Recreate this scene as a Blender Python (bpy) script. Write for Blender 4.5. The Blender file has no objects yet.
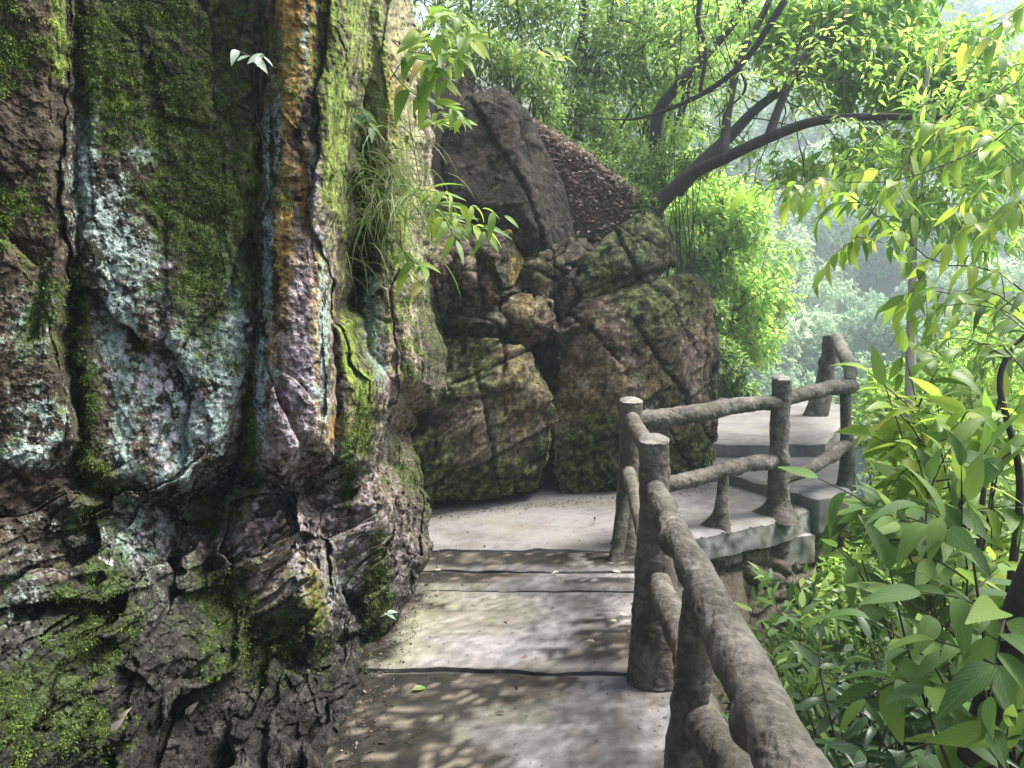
import bpy, bmesh, math, random
import numpy as np
from mathutils import Vector
rng = np.random.default_rng(7); random.seed(7)
R = math.radians
S = bpy.context.scene
COL = S.collection

# ------------------------------------------------------------------ camera, sky, sun, exposure
F = 780.0; PITCH = R(5.05); CZ = 1.55
cd = bpy.data.cameras.new('camera'); cam = bpy.data.objects.new('camera', cd); COL.objects.link(cam)
cd.sensor_width = 36; cd.lens = 36*F/1024; cd.clip_start = 0.05; cd.clip_end = 900
cam.location = (0, 0, CZ); cam.rotation_euler = (R(90)-PITCH, 0, 0); S.camera = cam
SUN_EL, SUN_AZ = R(58), R(74)           # azimuth from +Y towards +X
sun_dir = Vector((math.sin(SUN_AZ)*math.cos(SUN_EL), math.cos(SUN_AZ)*math.cos(SUN_EL), math.sin(SUN_EL)))
W = bpy.data.worlds.new('World'); S.world = W; W.use_nodes = True
wn = W.node_tree.nodes; wl = W.node_tree.links
sky = wn.new('ShaderNodeTexSky'); sky.sky_type = 'NISHITA'; sky.sun_disc = False
sky.sun_elevation = SUN_EL; sky.sun_rotation = SUN_AZ; sky.air_density = 1.2; sky.dust_density = 4.0; sky.ozone_density = 0.6
bg = wn['Background']; bg.inputs['Strength'].default_value = 0.10; wl.new(sky.outputs[0], bg.inputs[0])
sd = bpy.data.lights.new('sun', 'SUN'); sd.energy = 4.0; sd.angle = R(22); sd.color = (1, 0.965, 0.92)
sun = bpy.data.objects.new('sun', sd); COL.objects.link(sun); sun.rotation_euler = sun_dir.to_track_quat('Z', 'Y').to_euler()
S.view_settings.view_transform = 'Standard'; S.view_settings.look = 'None'
S.view_settings.exposure = 1.8; S.view_settings.gamma = 1; S.view_settings.use_curve_mapping = False
S.cycles.max_bounces = 6; S.cycles.diffuse_bounces = 3; S.cycles.glossy_bounces = 2
S.cycles.transmission_bounces = 4; S.cycles.volume_bounces = 4; S.cycles.transparent_max_bounces = 4
S.cycles.sample_clamp_indirect = 6

# ------------------------------------------------------------------ points from sight lines
sp, cp = math.sin(PITCH), math.cos(PITCH)
def ray(px, py):
    a = (np.asarray(px, float)-512)/F; b = (384-np.asarray(py, float))/F
    y = cp+b*sp; z = -sp+b*cp
    return a/y, z/y
def P(px, py, Y):
    x, z = ray(px, py); return (float(x*Y), float(Y), float(CZ+z*Y))
def G(px, py, z=0.0):
    x, dz = ray(px, py); Y = (z-CZ)/dz; return (float(x*Y), float(Y), z)

# ------------------------------------------------------------------ noise
def _h(ix, iy, iz, s):
    h = (ix.astype(np.int64)*374761393 + iy.astype(np.int64)*668265263 + iz.astype(np.int64)*2147483647 + s*1274126177) & 0xFFFFFFFF
    h = ((h ^ (h >> 13))*1274126177) & 0xFFFFFFFF
    h = ((h ^ (h >> 15))*2246822519) & 0xFFFFFFFF
    return ((h ^ (h >> 16)) & 0xFFFFFF)/float(0xFFFFFF)
def vnoise(p, s=0):
    i = np.floor(p); f = p-i; f = f*f*(3-2*f); i = i.astype(np.int64)
    r = 0
    for dx in (0, 1):
        for dy in (0, 1):
            for dz in (0, 1):
                w = (f[:, 0] if dx else 1-f[:, 0])*(f[:, 1] if dy else 1-f[:, 1])*(f[:, 2] if dz else 1-f[:, 2])
                r = r+w*_h(i[:, 0]+dx, i[:, 1]+dy, i[:, 2]+dz, s)
    return r
def fbm(p, o=4, s=0, g=.5):
    a, t, r = 1, 0, 0; q = np.array(p, float)
    for k in range(o):
        r = r+a*vnoise(q, s+k*17); t += a; a *= g; q = q*2.03+11.3
    return r/t
def worley(p, s=0):
    i = np.floor(p).astype(np.int64); n = len(p)
    f1 = np.full(n, 9.); f2 = np.full(n, 9.); cid = np.zeros((n, 3), np.int64); off = np.zeros((n, 3))
    for dx in (-1, 0, 1):
        for dy in (-1, 0, 1):
            for dz in (-1, 0, 1):
                c = i+np.array([dx, dy, dz]); 
                fx = np.stack([_h(c[:, 0], c[:, 1], c[:, 2], s+k) for k in range(3)], 1)
                v = p-(c+fx); d = np.sqrt((v*v).sum(1))
                m = d < f1
                f2 = np.where(m, f1, np.minimum(f2, d)); f1 = np.where(m, d, f1)
                cid[m] = c[m]; off[m] = v[m]
    return f1, f2, cid, off
def facets(p, scale, s=0, crack=.5):
    """angular broken-rock relief in -1..1: each cell is a tilted plane, with cracks between"""
    f1, f2, c, o = worley(p/np.asarray(scale), s)
    g = np.stack([_h(c[:, 0], c[:, 1], c[:, 2], s+50+k)-.5 for k in range(3)], 1)
    h = _h(c[:, 0], c[:, 1], c[:, 2], s+77)-.5
    return h+1.3*(g*o).sum(1)-crack*np.exp(-(f2-f1)/.05)
def sstep(a, b, x):
    t = np.clip((x-a)/(b-a), 0, 1); return t*t*(3-2*t)
def C3(*c): return np.array(c, float)
def mixc(a, b, t): return a*(1-t[:, None])+b*t[:, None]

# ------------------------------------------------------------------ materials
def mat(name):
    m = bpy.data.materials.new(name); m.use_nodes = True
    return m, m.node_tree.nodes, m.node_tree.links, m.node_tree.nodes['Principled BSDF']
def node(ns, t, **k):
    n = ns.new('ShaderNode'+t)
    for a, b in k.items():
        if a.startswith('_'): setattr(n, a[1:], b)
        else: n.inputs[a.replace('_', ' ')].default_value = b
    return n
def ramp(ns, stops):
    r = ns.new('ShaderNodeValToRGB'); e = r.color_ramp.elements
    while len(e) < len(stops): e.new(.5)
    for q, (p, c) in zip(e, stops):
        q.position = p; q.color = (*c, 1)
    return r
def rock_material():
    """base colour from the stone's own attribute, broken by fine procedural grain; alpha of the attribute = wetness"""
    m, ns, L, B = mat('rock')
    a = node(ns, 'Attribute', _attribute_name='col'); tc = ns.new('ShaderNodeTexCoord')
    n1 = node(ns, 'TexNoise', Scale=38., Detail=6., Roughness=.7); n2 = node(ns, 'TexNoise', Scale=160., Detail=3.)
    vo = node(ns, 'TexVoronoi', Scale=70.)
    for n in (n1, n2, vo): L.new(tc.outputs['Object'], n.inputs['Vector'])
    r = ramp(ns, [(.34, (.45, .45, .45)), (.66, (1.42, 1.40, 1.37))]); L.new(n1.outputs[0], r.inputs[0])
    mx = node(ns, 'Mix', _data_type='RGBA', _blend_type='MULTIPLY'); mx.inputs[0].default_value = 1
    L.new(a.outputs['Color'], mx.inputs[6]); L.new(r.outputs[0], mx.inputs[7]); L.new(mx.outputs[2], B.inputs['Base Color'])
    mr = node(ns, 'MapRange'); mr.inputs[3].default_value = .88; mr.inputs[4].default_value = .18
    L.new(a.outputs['Alpha'], mr.inputs[0]); L.new(mr.outputs[0], B.inputs['Roughness'])
    ad = node(ns, 'Math', _operation='ADD'); L.new(n1.outputs[0], ad.inputs[0]); 
    m2 = node(ns, 'Math', _operation='MULTIPLY'); m2.inputs[1].default_value = .5; L.new(n2.outputs[0], m2.inputs[0]); L.new(m2.outputs[0], ad.inputs[1])
    b = node(ns, 'Bump', Strength=.9, Distance=.020); L.new(ad.outputs[0], b.inputs['Height']); L.new(b.outputs[0], B.inputs['Normal'])
    B.inputs['Specular IOR Level'].default_value = .22
    return m
M_ROCK = rock_material()
def attr_material(name, rough=.85, bump=.4, dist=.006, scale=60., lo=.75, hi=1.2, wetalpha=False):
    m, ns, L, B = mat(name)
    a = node(ns, 'Attribute', _attribute_name='col'); tc = ns.new('ShaderNodeTexCoord')
    n1 = node(ns, 'TexNoise', Scale=scale, Detail=7., Roughness=.7); L.new(tc.outputs['Object'], n1.inputs['Vector'])
    r = ramp(ns, [(.3, (lo,)*3), (.7, (hi,)*3)]); L.new(n1.outputs[0], r.inputs[0])
    mx = node(ns, 'Mix', _data_type='RGBA', _blend_type='MULTIPLY'); mx.inputs[0].default_value = 1
    L.new(a.outputs['Color'], mx.inputs[6]); L.new(r.outputs[0], mx.inputs[7]); L.new(mx.outputs[2], B.inputs['Base Color'])
    if wetalpha:
        mr = node(ns, 'MapRange'); mr.inputs[3].default_value = rough; mr.inputs[4].default_value = .6; B.inputs['Specular IOR Level'].default_value = .18
        L.new(a.outputs['Alpha'], mr.inputs[0]); L.new(mr.outputs[0], B.inputs['Roughness'])
    else: B.inputs['Roughness'].default_value = rough
    b = node(ns, 'Bump', Strength=bump, Distance=dist); L.new(n1.outputs[0], b.inputs['Height']); L.new(b.outputs[0], B.inputs['Normal'])
    return m
M_CONC = attr_material('concrete', .85, .5, .006, 55, .8, 1.15, True)
M_LOG = attr_material('cast_concrete_log', .85, 1.0, .016, 38, .55, 1.35)
def bark(name, c1, c2, sc=9):
    m, ns, L, B = mat(name); tc = ns.new('ShaderNodeTexCoord')
    mp = ns.new('ShaderNodeMapping'); mp.inputs['Scale'].default_value = (1, 1, .35); L.new(tc.outputs['Object'], mp.inputs[0])
    n = node(ns, 'TexNoise', Scale=float(sc), Detail=8., Roughness=.75); L.new(mp.outputs[0], n.inputs['Vector'])
    r = ramp(ns, [(.35, c1), (.65, c2)]); L.new(n.outputs[0], r.inputs[0]); L.new(r.outputs[0], B.inputs['Base Color'])
    B.inputs['Roughness'].default_value = .9
    b = node(ns, 'Bump', Strength=.8, Distance=.02); L.new(n.outputs[0], b.inputs['Height']); L.new(b.outputs[0], B.inputs['Normal'])
    return m
M_BARK = bark('bark', (.010, .008, .006), (.05, .04, .032))
M_BARKP = bark('pale_bark', (.30, .25, .20), (.62, .55, .46), 25)
M_TWIG = bark('twig', (.03, .02, .014), (.09, .065, .04), 30)
def leaf_mat(name, stops, trans=.45, rough=.45, veins=False):
    m, ns, L, B = mat(name)
    a = node(ns, 'Attribute', _attribute_name='rnd')
    r = ramp(ns, stops); L.new(a.outputs['Fac'], r.inputs[0]); out = r.outputs[0]
    B.inputs['Roughness'].default_value = rough; B.inputs['Specular IOR Level'].default_value = .35
    if veins:
        uv = ns.new('ShaderNodeUVMap'); sx = ns.new('ShaderNodeSeparateXYZ'); L.new(uv.outputs[0], sx.inputs[0])
        ab = node(ns, 'Math', _operation='ABSOLUTE'); L.new(sx.outputs[1], ab.inputs[0])
        m1 = node(ns, 'Math', _operation='MULTIPLY_ADD'); L.new(ab.outputs[0], m1.inputs[0]); m1.inputs[1].default_value = -5.; 
        m0 = node(ns, 'Math', _operation='MULTIPLY'); L.new(sx.outputs[0], m0.inputs[0]); m0.inputs[1].default_value = 9.; L.new(m0.outputs[0], m1.inputs[2])
        pp = node(ns, 'Math', _operation='PINGPONG'); L.new(m1.outputs[0], pp.inputs[0]); pp.inputs[1].default_value = .5
        ss = node(ns, 'MapRange'); ss.inputs[1].default_value = 0; ss.inputs[2].default_value = .16; L.new(pp.outputs[0], ss.inputs[0])
        mid = node(ns, 'MapRange'); mid.inputs[1].default_value = .0; mid.inputs[2].default_value = .05; L.new(ab.outputs[0], mid.inputs[0])
        mn = node(ns, 'Math', _operation='MINIMUM'); L.new(ss.outputs[0], mn.inputs[0]); L.new(mid.outputs[0], mn.inputs[1])
        mx = node(ns, 'Mix', _data_type='RGBA'); L.new(mn.outputs[0], mx.inputs[0])
        br = node(ns, 'Mix', _data_type='RGBA'); br.inputs[0].default_value = .22; L.new(out, br.inputs[6]); br.inputs[7].default_value = (.35, .45, .2, 1)
        L.new(br.outputs[2], mx.inputs[6]); L.new(out, mx.inputs[7]); out = mx.outputs[2]
        b = node(ns, 'Bump', Strength=.35, Distance=.004); L.new(ss.outputs[0], b.inputs['Height']); L.new(b.outputs[0], B.inputs['Normal'])
    L.new(out, B.inputs['Base Color'])
    t = ns.new('ShaderNodeBsdfTranslucent')
    hs = node(ns, 'HueSaturation', Saturation=1.0, Value=1.5); hs.inputs['Hue'].default_value = .493; L.new(out, hs.inputs['Color']); L.new(hs.outputs[0], t.inputs[0])
    ms = ns.new('ShaderNodeMixShader'); ms.inputs[0].default_value = trans
    L.new(B.outputs[0], ms.inputs[1]); L.new(t.outputs[0], ms.inputs[2]); L.new(ms.outputs[0], ns['Material Output'].inputs['Surface'])
    return m
G_LIME = leaf_mat('lime_leaf', [(0, (.12, .25, .04)), (.5, (.24, .41, .07)), (.95, (.36, .52, .11)), (1, (.46, .38, .07))], .62)
G_MID = leaf_mat('green_leaf', [(0, (.05, .11, .02)), (.6, (.14, .25, .05)), (1, (.28, .40, .09))], .45)
G_DARK = leaf_mat('dark_leaf', [(0, (.02, .05, .018)), (.7, (.045, .095, .03)), (1, (.09, .15, .05))], .3, .35)
G_BIG = leaf_mat('broad_leaf', [(0, (.035, .09, .02)), (.6, (.085, .18, .03)), (1, (.18, .28, .04))], .42, .55, True)
G_BIGL = leaf_mat('broad_lime_leaf', [(0, (.09, .19, .02)), (.6, (.20, .33, .035)), (.95, (.34, .43, .05)), (1, (.45, .36, .12))], .55, .4, True)
G_FAR = leaf_mat('far_leaf', [(0, (.08, .15, .08)), (.5, (.20, .32, .16)), (1, (.42, .52, .30))], .45, .6)
G_GRASS = leaf_mat('grass_blade', [(0, (.10, .17, .04)), (.7, (.20, .28, .08)), (1, (.36, .33, .16))], .4)
G_DRY = leaf_mat('dry_leaf', [(0, (.07, .05, .038)), (.5, (.22, .165, .13)), (1, (.52, .42, .36))], .15, .7)
G_DEB = leaf_mat('debris', [(0, (.02, .015, .01)), (.6, (.07, .05, .035)), (1, (.26, .19, .14))], .05, .8)
G_MOSS = leaf_mat('moss', [(0, (.018, .034, .006)), (.6, (.05, .085, .012)), (1, (.15, .22, .03))], .3, .8)
G_PALE = leaf_mat('silvery_leaf', [(0, (.22, .30, .22)), (1, (.36, .44, .34))], .3, .45)

# ------------------------------------------------------------------ mesh helpers
def mk(name, V, Fc, m, parent=None, col=None, rnd=None, uv=None, smooth=True):
    """one mesh object from arrays; Fc = list of (n,k) index arrays"""
    me = bpy.data.meshes.new(name); V = np.asarray(V, np.float32).reshape(-1, 3)
    if not isinstance(Fc, list): Fc = [Fc]
    Fc = [np.asarray(f, np.int32) for f in Fc if len(f)]
    loops = np.concatenate([f.ravel() for f in Fc]); tot = np.concatenate([np.full(len(f), f.shape[1], np.int32) for f in Fc])
    me.vertices.add(len(V)); me.vertices.foreach_set('co', V.ravel())
    me.loops.add(len(loops)); me.loops.foreach_set('vertex_index', loops)
    me.polygons.add(len(tot)); me.polygons.foreach_set('loop_start', np.concatenate([[0], np.cumsum(tot)[:-1]]).astype(np.int32))
    me.polygons.foreach_set('use_smooth', np.full(len(tot), smooth))
    me.update(calc_edges=True); me.validate()
    if col is not None:
        a = me.color_attributes.new('col', 'FLOAT_COLOR', 'POINT'); a.data.foreach_set('color', np.asarray(col, np.float32).ravel())
    if rnd is not None:
        a = me.attributes.new('rnd', 'FLOAT', 'POINT'); a.data.foreach_set('value', np.asarray(rnd, np.float32).ravel())
    if uv is not None:
        u = me.uv_layers.new(name='UVMap'); u.data.foreach_set('uv', np.asarray(uv, np.float32)[loops].ravel())
    me.materials.append(m)
    o = bpy.data.objects.new(name, me); COL.objects.link(o)
    if parent: o.parent = parent
    return o
def tag(o, label=None, cat=None, group=None, kind=None):
    for k, v in (('label', label), ('category', cat), ('group', group), ('kind', kind)):
        if v: o[k] = v
    return o
def empty(name, label, cat, group=None, loc=(0, 0, 0)):
    o = bpy.data.objects.new(name, None); COL.objects.link(o); o.location = loc; o.empty_display_size = .2
    return tag(o, label, cat, group)
def setparent(parent):
    pass
def cr(pts, n):
    """smooth curve through control rows"""
    p = np.asarray(pts, float); 
    if len(p) == 2: return p[0]+(p[1]-p[0])*np.linspace(0, 1, n)[:, None]
    q = np.vstack([2*p[0]-p[1], p, 2*p[-1]-p[-2]]); t = np.linspace(0, len(p)-1-1e-6, n); i = t.astype(int); f = (t-i)[:, None]
    a, b, c, d = q[i], q[i+1], q[i+2], q[i+3]
    return .5*(2*b+(c-a)*f+(2*a-5*b+4*c-d)*f**2+(-a+3*b-3*c+d)*f**3)
def tube(pts, rad, seg=8, n=None, caps=True):
    """returns V, quads, tris of a tapered tube through pts"""
    n = n or max(3, len(pts)*3)
    A = cr(np.hstack([np.asarray(pts, float), np.asarray(rad, float)[:, None]]), n); p = A[:, :3]; r = np.abs(A[:, 3])
    t = np.gradient(p, axis=0); t /= np.linalg.norm(t, axis=1)[:, None]+1e-9
    u = np.cross(t[0], [0, 0, 1.]); 
    if np.linalg.norm(u) < .2: u = np.cross(t[0], [1., 0, 0])
    U = np.zeros_like(p)
    for k in range(n):
        u = u-t[k]*(u@t[k]); u /= np.linalg.norm(u); U[k] = u
    Vv = np.cross(t, U); a = np.linspace(0, 2*math.pi, seg, endpoint=False)
    X = p[:, None]+r[:, None, None]*(U[:, None]*np.cos(a)[None, :, None]+Vv[:, None]*np.sin(a)[None, :, None])
    i = np.arange(n-1)[:, None]*seg+np.arange(seg)[None]; j = np.arange(n-1)[:, None]*seg+(np.arange(seg)+1)[None] % seg
    Q = np.stack([i, j, j+seg, i+seg], -1).reshape(-1, 4); X = X.reshape(-1, 3); T = np.zeros((0, 3), int)
    if caps:
        c0, c1 = len(X), len(X)+1; X = np.vstack([X, p[0], p[-1]]); k = np.arange(seg); k2 = (k+1) % seg
        T = np.vstack([np.stack([k2, k, np.full(seg, c0)], 1), np.stack([k+(n-1)*seg, k2+(n-1)*seg, np.full(seg, c1)], 1)])
    return X, Q, T
class Bag:
    def __init__(s): s.V = []; s.Q = []; s.T = []; s.n = 0
    def add(s, X, Q, T=None):
        s.V.append(X); s.Q.append(np.asarray(Q)+s.n)
        if T is not None and len(T): s.T.append(np.asarray(T)+s.n)
        s.n += len(X)
    def tube(s, pts, rad, seg=6, n=None): s.add(*tube(pts, rad, seg, n))
    def build(s, name, m, parent=None, **k):
        f = [np.vstack(s.Q)]+([np.vstack(s.T)] if s.T else [])
        return mk(name, np.vstack(s.V), f, m, parent, **k)
def leaf_template(seg=2, width=.42, fold=.18, droop=.25, tip=1.0):
    """unit leaf along +x, rows of (left, mid, right)"""
    x = np.linspace(0, 1, seg+1); w = width*.5*np.sin(math.pi*np.clip(x, 0, 1)**.8)**.8*(1-.25*x*tip)
    if seg == 1: w = np.array([0, 0.])
    V, uv = [], []
    for a, b in zip(x, w):
        b = max(b, .012); z = -droop*a*a
        for s_ in (-1, 0, 1):
            V.append((a, s_*b, z+abs(s_)*fold*b)); uv.append((a, s_*b/max(width*.5, .01)))
    Q = []
    for k in range(seg):
        o = k*3; Q += [(o, o+3, o+4, o+1), (o+1, o+4, o+5, o+2)]
    return np.array(V), np.array(Q), np.array(uv)
def diamond():
    V = np.array([(0, 0, 0), (.45, -.24, .03), (1, 0, -.08), (.45, .24, .03)]); return V, np.array([(0, 1, 2, 3)]), V[:, :2]
TL = {'lo': diamond(), 'med': leaf_template(3, .46, .25, .22), 'slim': leaf_template(3, .28, .3, .3), 'hero': leaf_template(9, .46, .22, .28), 'heroslim': leaf_template(8, .32, .25, .35),
      'blade': leaf_template(7, .018, .3, .9)}
def leaves(name, pos, T, N, size, tpl, m, parent=None, rnd=None, uvs=False):
    V, Q, uv = TL[tpl]; pos = np.asarray(pos, float); T = np.asarray(T, float); N = np.asarray(N, float); n = len(pos)
    T = T/(np.linalg.norm(T, axis=1)[:, None]+1e-9); N = N-T*(N*T).sum(1)[:, None]; N /= np.linalg.norm(N, axis=1)[:, None]+1e-9
    B = np.cross(N, T)*rng.uniform(.72, 1.12, (n, 1)); size = np.broadcast_to(size, (n,)); k = rng.uniform(.2, 2.2, n)
    X = pos[:, None]+size[:, None, None]*(V[None, :, :1]*T[:, None]+V[None, :, 1:2]*B[:, None]+(V[None, :, 2:]*k[:, None, None])*N[:, None])
    Fq = (Q[None]+np.arange(n)[:, None, None]*len(V)).reshape(-1, 4)
    if rnd is None: rnd = rng.random(n)
    return mk(name, X.reshape(-1, 3), Fq, m, parent, rnd=np.repeat(rnd, len(V)), uv=np.tile(uv, (n, 1)) if uvs else None)
def rv(n, s=1.): return rng.normal(0, s, (n, 3))
def pt_in(poly, x, y):
    """signed distance to a polygon, negative inside"""
    P_ = np.asarray(poly, float); n = len(P_); d = np.full(x.shape, 1e9); ins = np.zeros(x.shape, bool)
    for k in range(n):
        a, b = P_[k], P_[(k+1) % n]; e = b-a; wx, wy = x-a[0], y-a[1]
        t = np.clip((wx*e[0]+wy*e[1])/(e@e+1e-9), 0, 1); d = np.minimum(d, np.hypot(wx-e[0]*t, wy-e[1]*t))
        c = ((a[1] > y) != (b[1] > y)) & (x < (b[0]-a[0])*(y-a[1])/(b[1]-a[1]+1e-12)+a[0]); ins ^= c
    return np.where(ins, -d, d)

# ------------------------------------------------------------------ terrain
def H(x, y):
    """ground height; path corridor on a ledge, ravine to the right, hill to the left, far valley side"""
    x = np.asarray(x, float); y = np.asarray(y, float); p = np.stack([x, y, 0*x], -1).reshape(-1, 3)
    n1 = (fbm(p*.35, 3, 3)-.5).reshape(x.shape); n2 = (fbm(p*.045, 4, 9)-.5).reshape(x.shape)
    edge = np.where(y < 4.6, .70, np.where(y < 6.3, .70+(y-4.6)*.98, 2.36+(y-6.3)*.42))
    s = np.maximum(0, x-edge); right = -.35-np.where(y > 4.2, 1.9, .5)*np.minimum(s+.12, .9)-.6*s+.5*n1*np.minimum(s, 1.5)
    back = np.maximum(0, y-12.5); right = np.where(back > 0, np.minimum(right, -.35-.8*back), right)
    right = np.maximum(right, -17+3*n2)
    xl = 1.55+.05*(y-8)                                            # foot of the left hill
    u = xl-x
    left = 2.45+.62*u+.16*(y-8)+.5*n1
    left = np.where(y > 45, left-0*y, left)
    m = sstep(-.35, .35, u)*sstep(7.3, 8.0, y)
    z = right*(1-m)+left*m
    z = np.where((x < edge) & (y < 7.6), -.35, z)
    z = np.where((x < -1.6) & (y < 7.6), np.minimum(-.35+1.2*(-1.6-x), 6), z)
    t = y+.25*x
    far = -17+np.maximum(0, t-44)*.66+14*n2+3*n1
    far = np.minimum(far, 46+.18*(t-140)+16*n2-.42*np.maximum(0, x-62))
    k = sstep(34, 50, t)
    return z*(1-k)+np.maximum(far, -17)*k
gx = np.concatenate([np.linspace(-70, -3, 50), np.linspace(-2.6, 8, 110), np.linspace(8.5, 150, 130)])
gy = np.concatenate([np.linspace(-8, 14, 140), np.linspace(14.6, 220, 170)])
GX, GY = np.meshgrid(gx, gy); GZ = H(GX, GY)
idx = np.arange(GX.size).reshape(GX.shape)
Q = np.stack([idx[:-1, :-1], idx[:-1, 1:], idx[1:, 1:], idx[1:, :-1]], -1).reshape(-1, 4)
V = np.stack([GX, GY, GZ], -1).reshape(-1, 3)
n = fbm(V*1.3, 4, 5); c = mixc(C3(.035, .03, .02), C3(.09, .07, .05), n); c = mixc(c, C3(.035, .06, .02), sstep(.45, .6, fbm(V*.8, 3, 8))*(1-(V[:, 0] < 3.2)*(V[:, 1] < 7.5))*(1-sstep(9.5, 8.5, V[:, 1])*(V[:, 1] > 7)*(V[:, 0] < 2))); c = mixc(c, C3(.06, .042, .032), sstep(9.5, 8.5, V[:, 1])*(V[:, 1] > 7)*(V[:, 0] < 2)*.8)
o = mk('ground', V, Q, attr_material('soil', .95, .8, .03, 20, .6, 1.3), col=np.hstack([c, np.zeros((len(c), 1))])); tag(o, kind='structure')

# ------------------------------------------------------------------ cliff (left rock wall)
DX = 0.95
pxs = np.arange(-190, 470, DX); pys = np.arange(-330, 800, DX*1.05)
PX, PY = np.meshgrid(pxs, pys); px = PX.ravel(); py = PY.ravel()
q = np.stack([px, py, 0*px], 1)
wx = px+26*(fbm(q/60, 3, 21)-.5)+11*(fbm(q/14, 3, 22)-.5); wy = py+26*(fbm(q/60, 3, 23)-.5)+14*(fbm(q/14, 3, 24)-.5)
rx, rz = ray(px, py)
D = np.where(px < 330, np.where(py < 440, 2.9+.004*px, 2.95+.0065*px), 5.1+.012*(px-330)+.16*np.maximum(0, px-404))
D = np.where((px >= 330) & (py > 430), 4.6+.016*(px-330)+.10*np.maximum(0, px-(408+.25*(py-430))), D); D = np.minimum(D, 7.6)
layers = [
 ('a0', [(-400, -500), (60, -500), (56, 60), (64, 200), (58, 330), (70, 440), (40, 482), (-400, 500)], lambda x, y: 2.34+.0022*x, .010),
 ('a1', [(62, -500), (264, -500), (262, 100), (258, 240), (250, 300), (240, 400), (226, 452), (180, 478), (120, 490), (76, 470), (68, 330), (72, 200)], lambda x, y: 2.46+.0024*x-.0003*(y-250), .010),
 ('b', [(266, -500), (352, -500), (350, 60), (346, 110), (333, 190), (330, 205), (322, 240), (326, 330), (336, 380), (330, 450), (300, 448), (282, 470), (250, 474), (244, 420), (258, 300), (266, 200)], lambda x, y: 2.88+.0030*(x-262)+.0006*np.maximum(0, 420-y)*0, .014),
 ('b2', [(326, 310), (345, 325), (372, 378), (372, 408), (352, 450), (330, 455), (334, 380)], lambda x, y: 3.20+.004*(x-330), .02),
 ('c', [(352, -500), (386, -500), (392, 40), (408, 120), (410, 200), (413, 290), (420, 350), (422, 382), (400, 396), (384, 418), (372, 398), (364, 340), (366, 290), (378, 220), (368, 130), (352, 60)], lambda x, y: 3.75+.004*(x-350), .05),
 ('c2', [(402, 60), (416, 70), (428, 120), (426, 260), (420, 320), (412, 340), (406, 200), (402, 80)], lambda x, y: 4.7+.004*(x-350), .4),
 ('k1', [(228, 505), (286, 492), (306, 560), (318, 640), (304, 668), (262, 650), (222, 600), (214, 550)], lambda x, y: 2.98+.001*(x-262)-.0010*(y-580), .012),
 ('k2', [(-200, 560), (40, 600), (100, 640), (140, 720), (90, 800), (-200, 800)], lambda x, y: 2.25+.001*x-.0022*(y-600), .008),
 ('k3', [(-200, 478), (52, 476), (100, 500), (60, 552), (-200, 620)], lambda x, y: 2.44+.0012*x+.0008*(y-480), .008),
 ('k4', [(300, 500), (360, 458), (384, 500), (394, 560), (372, 600), (320, 590), (296, 540)], lambda x, y: 3.75+.003*(x-330)-.0012*(y-520), .016),
 ('k5', [(120, 498), (230, 480), (290, 470), (340, 462), (330, 500), (290, 500), (220, 560), (130, 560)], lambda x, y: 3.0+.0032*(x-130), .012),
 ('k6', [(350, 590), (388, 556), (398, 600), (388, 640), (352, 640)], lambda x, y: 3.75+.002*(x-350)-.002*(y-590), .02),
 ('n', [(360, 420), (386, 404), (402, 440), (420, 505), (405, 520), (388, 500)], lambda x, y: 4.4+.013*(x-370), .08)]
lay = np.full(px.shape, -1)
for k, (nm, poly, fn, kk) in enumerate(layers):
    s_ = pt_in(poly, wx, wy); d = fn(px, py)+np.maximum(0, s_)*kk+(.004 if nm in ('c', 'c2', 'n') else .0009)*np.maximum(0, s_-10)**2+.09*sstep(-22, 6, s_)**2
    if nm in ('b', 'c'):
        cx = 306 if nm == 'b' else 396; d = d+.00006*(px-cx)**2
    m = d < D; D = np.where(m, d, D); lay = np.where(m, k, lay)
mt = 1.12; toe = (CZ+mt*.73)/np.maximum(.05, -mt*rx-rz)
toe = np.where((-mt*rx-rz) > .05, toe, 99)
m = toe < D; D = np.where(m, toe, D); lay = np.where(m, 50, lay)
pw = np.stack([rx*D, D, CZ+rz*D], 1)
up = sstep(500, 440, py)                                           # upper wall: tall vertical plates
pa = pw.copy(); pa[:, 2] *= .38
warp = (np.stack([fbm(pw*3, 3, 31), fbm(pw*3, 3, 32), fbm(pw*3, 3, 33)], 1)-.5)
tilt = np.stack([pw[:, 0]+.55*pw[:, 2], pw[:, 1], pw[:, 2]-.6*pw[:, 0]], 1)
big = facets(pa+.22*warp, .62, 1, .3)*.10*up+facets(tilt+.3*warp, (1.0, .7, .20), 2, .1)*.22*(1-up)
med = facets(pa+.10*warp, .22, 3, .3)*.026*up+facets(tilt+.16*warp, (.45, .3, .075), 4, .1)*.07*(1-up)
sm = facets(pw*[1, 1, .8]+.08*warp, .07, 5, .2)*.010*up+facets(tilt+.08*warp, (.16, .09, .03), 5, .1)*.022*(1-up)
vs = facets(pw+.05*warp, (.035, .03, .022), 6, .1)*.007
streak = (fbm(pw*[26, 26, 2.2], 4, 40)-.5)*.012*up
fine = (fbm(pw*24, 5, 41, .65)-.5)*.028+(fbm(pw*4, 3, 42)-.5)*.05
disp = big+med+sm+streak+fine+vs
D2 = D-disp
D2 = np.maximum(D2, .9)
pw = np.stack([rx*D2, D2, CZ+rz*D2], 1)
idx = np.arange(px.size).reshape(PX.shape)
Q = np.stack([idx[:-1, :-1], idx[1:, :-1], idx[1:, 1:], idx[:-1, 1:]], -1).reshape(-1, 4)
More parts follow.
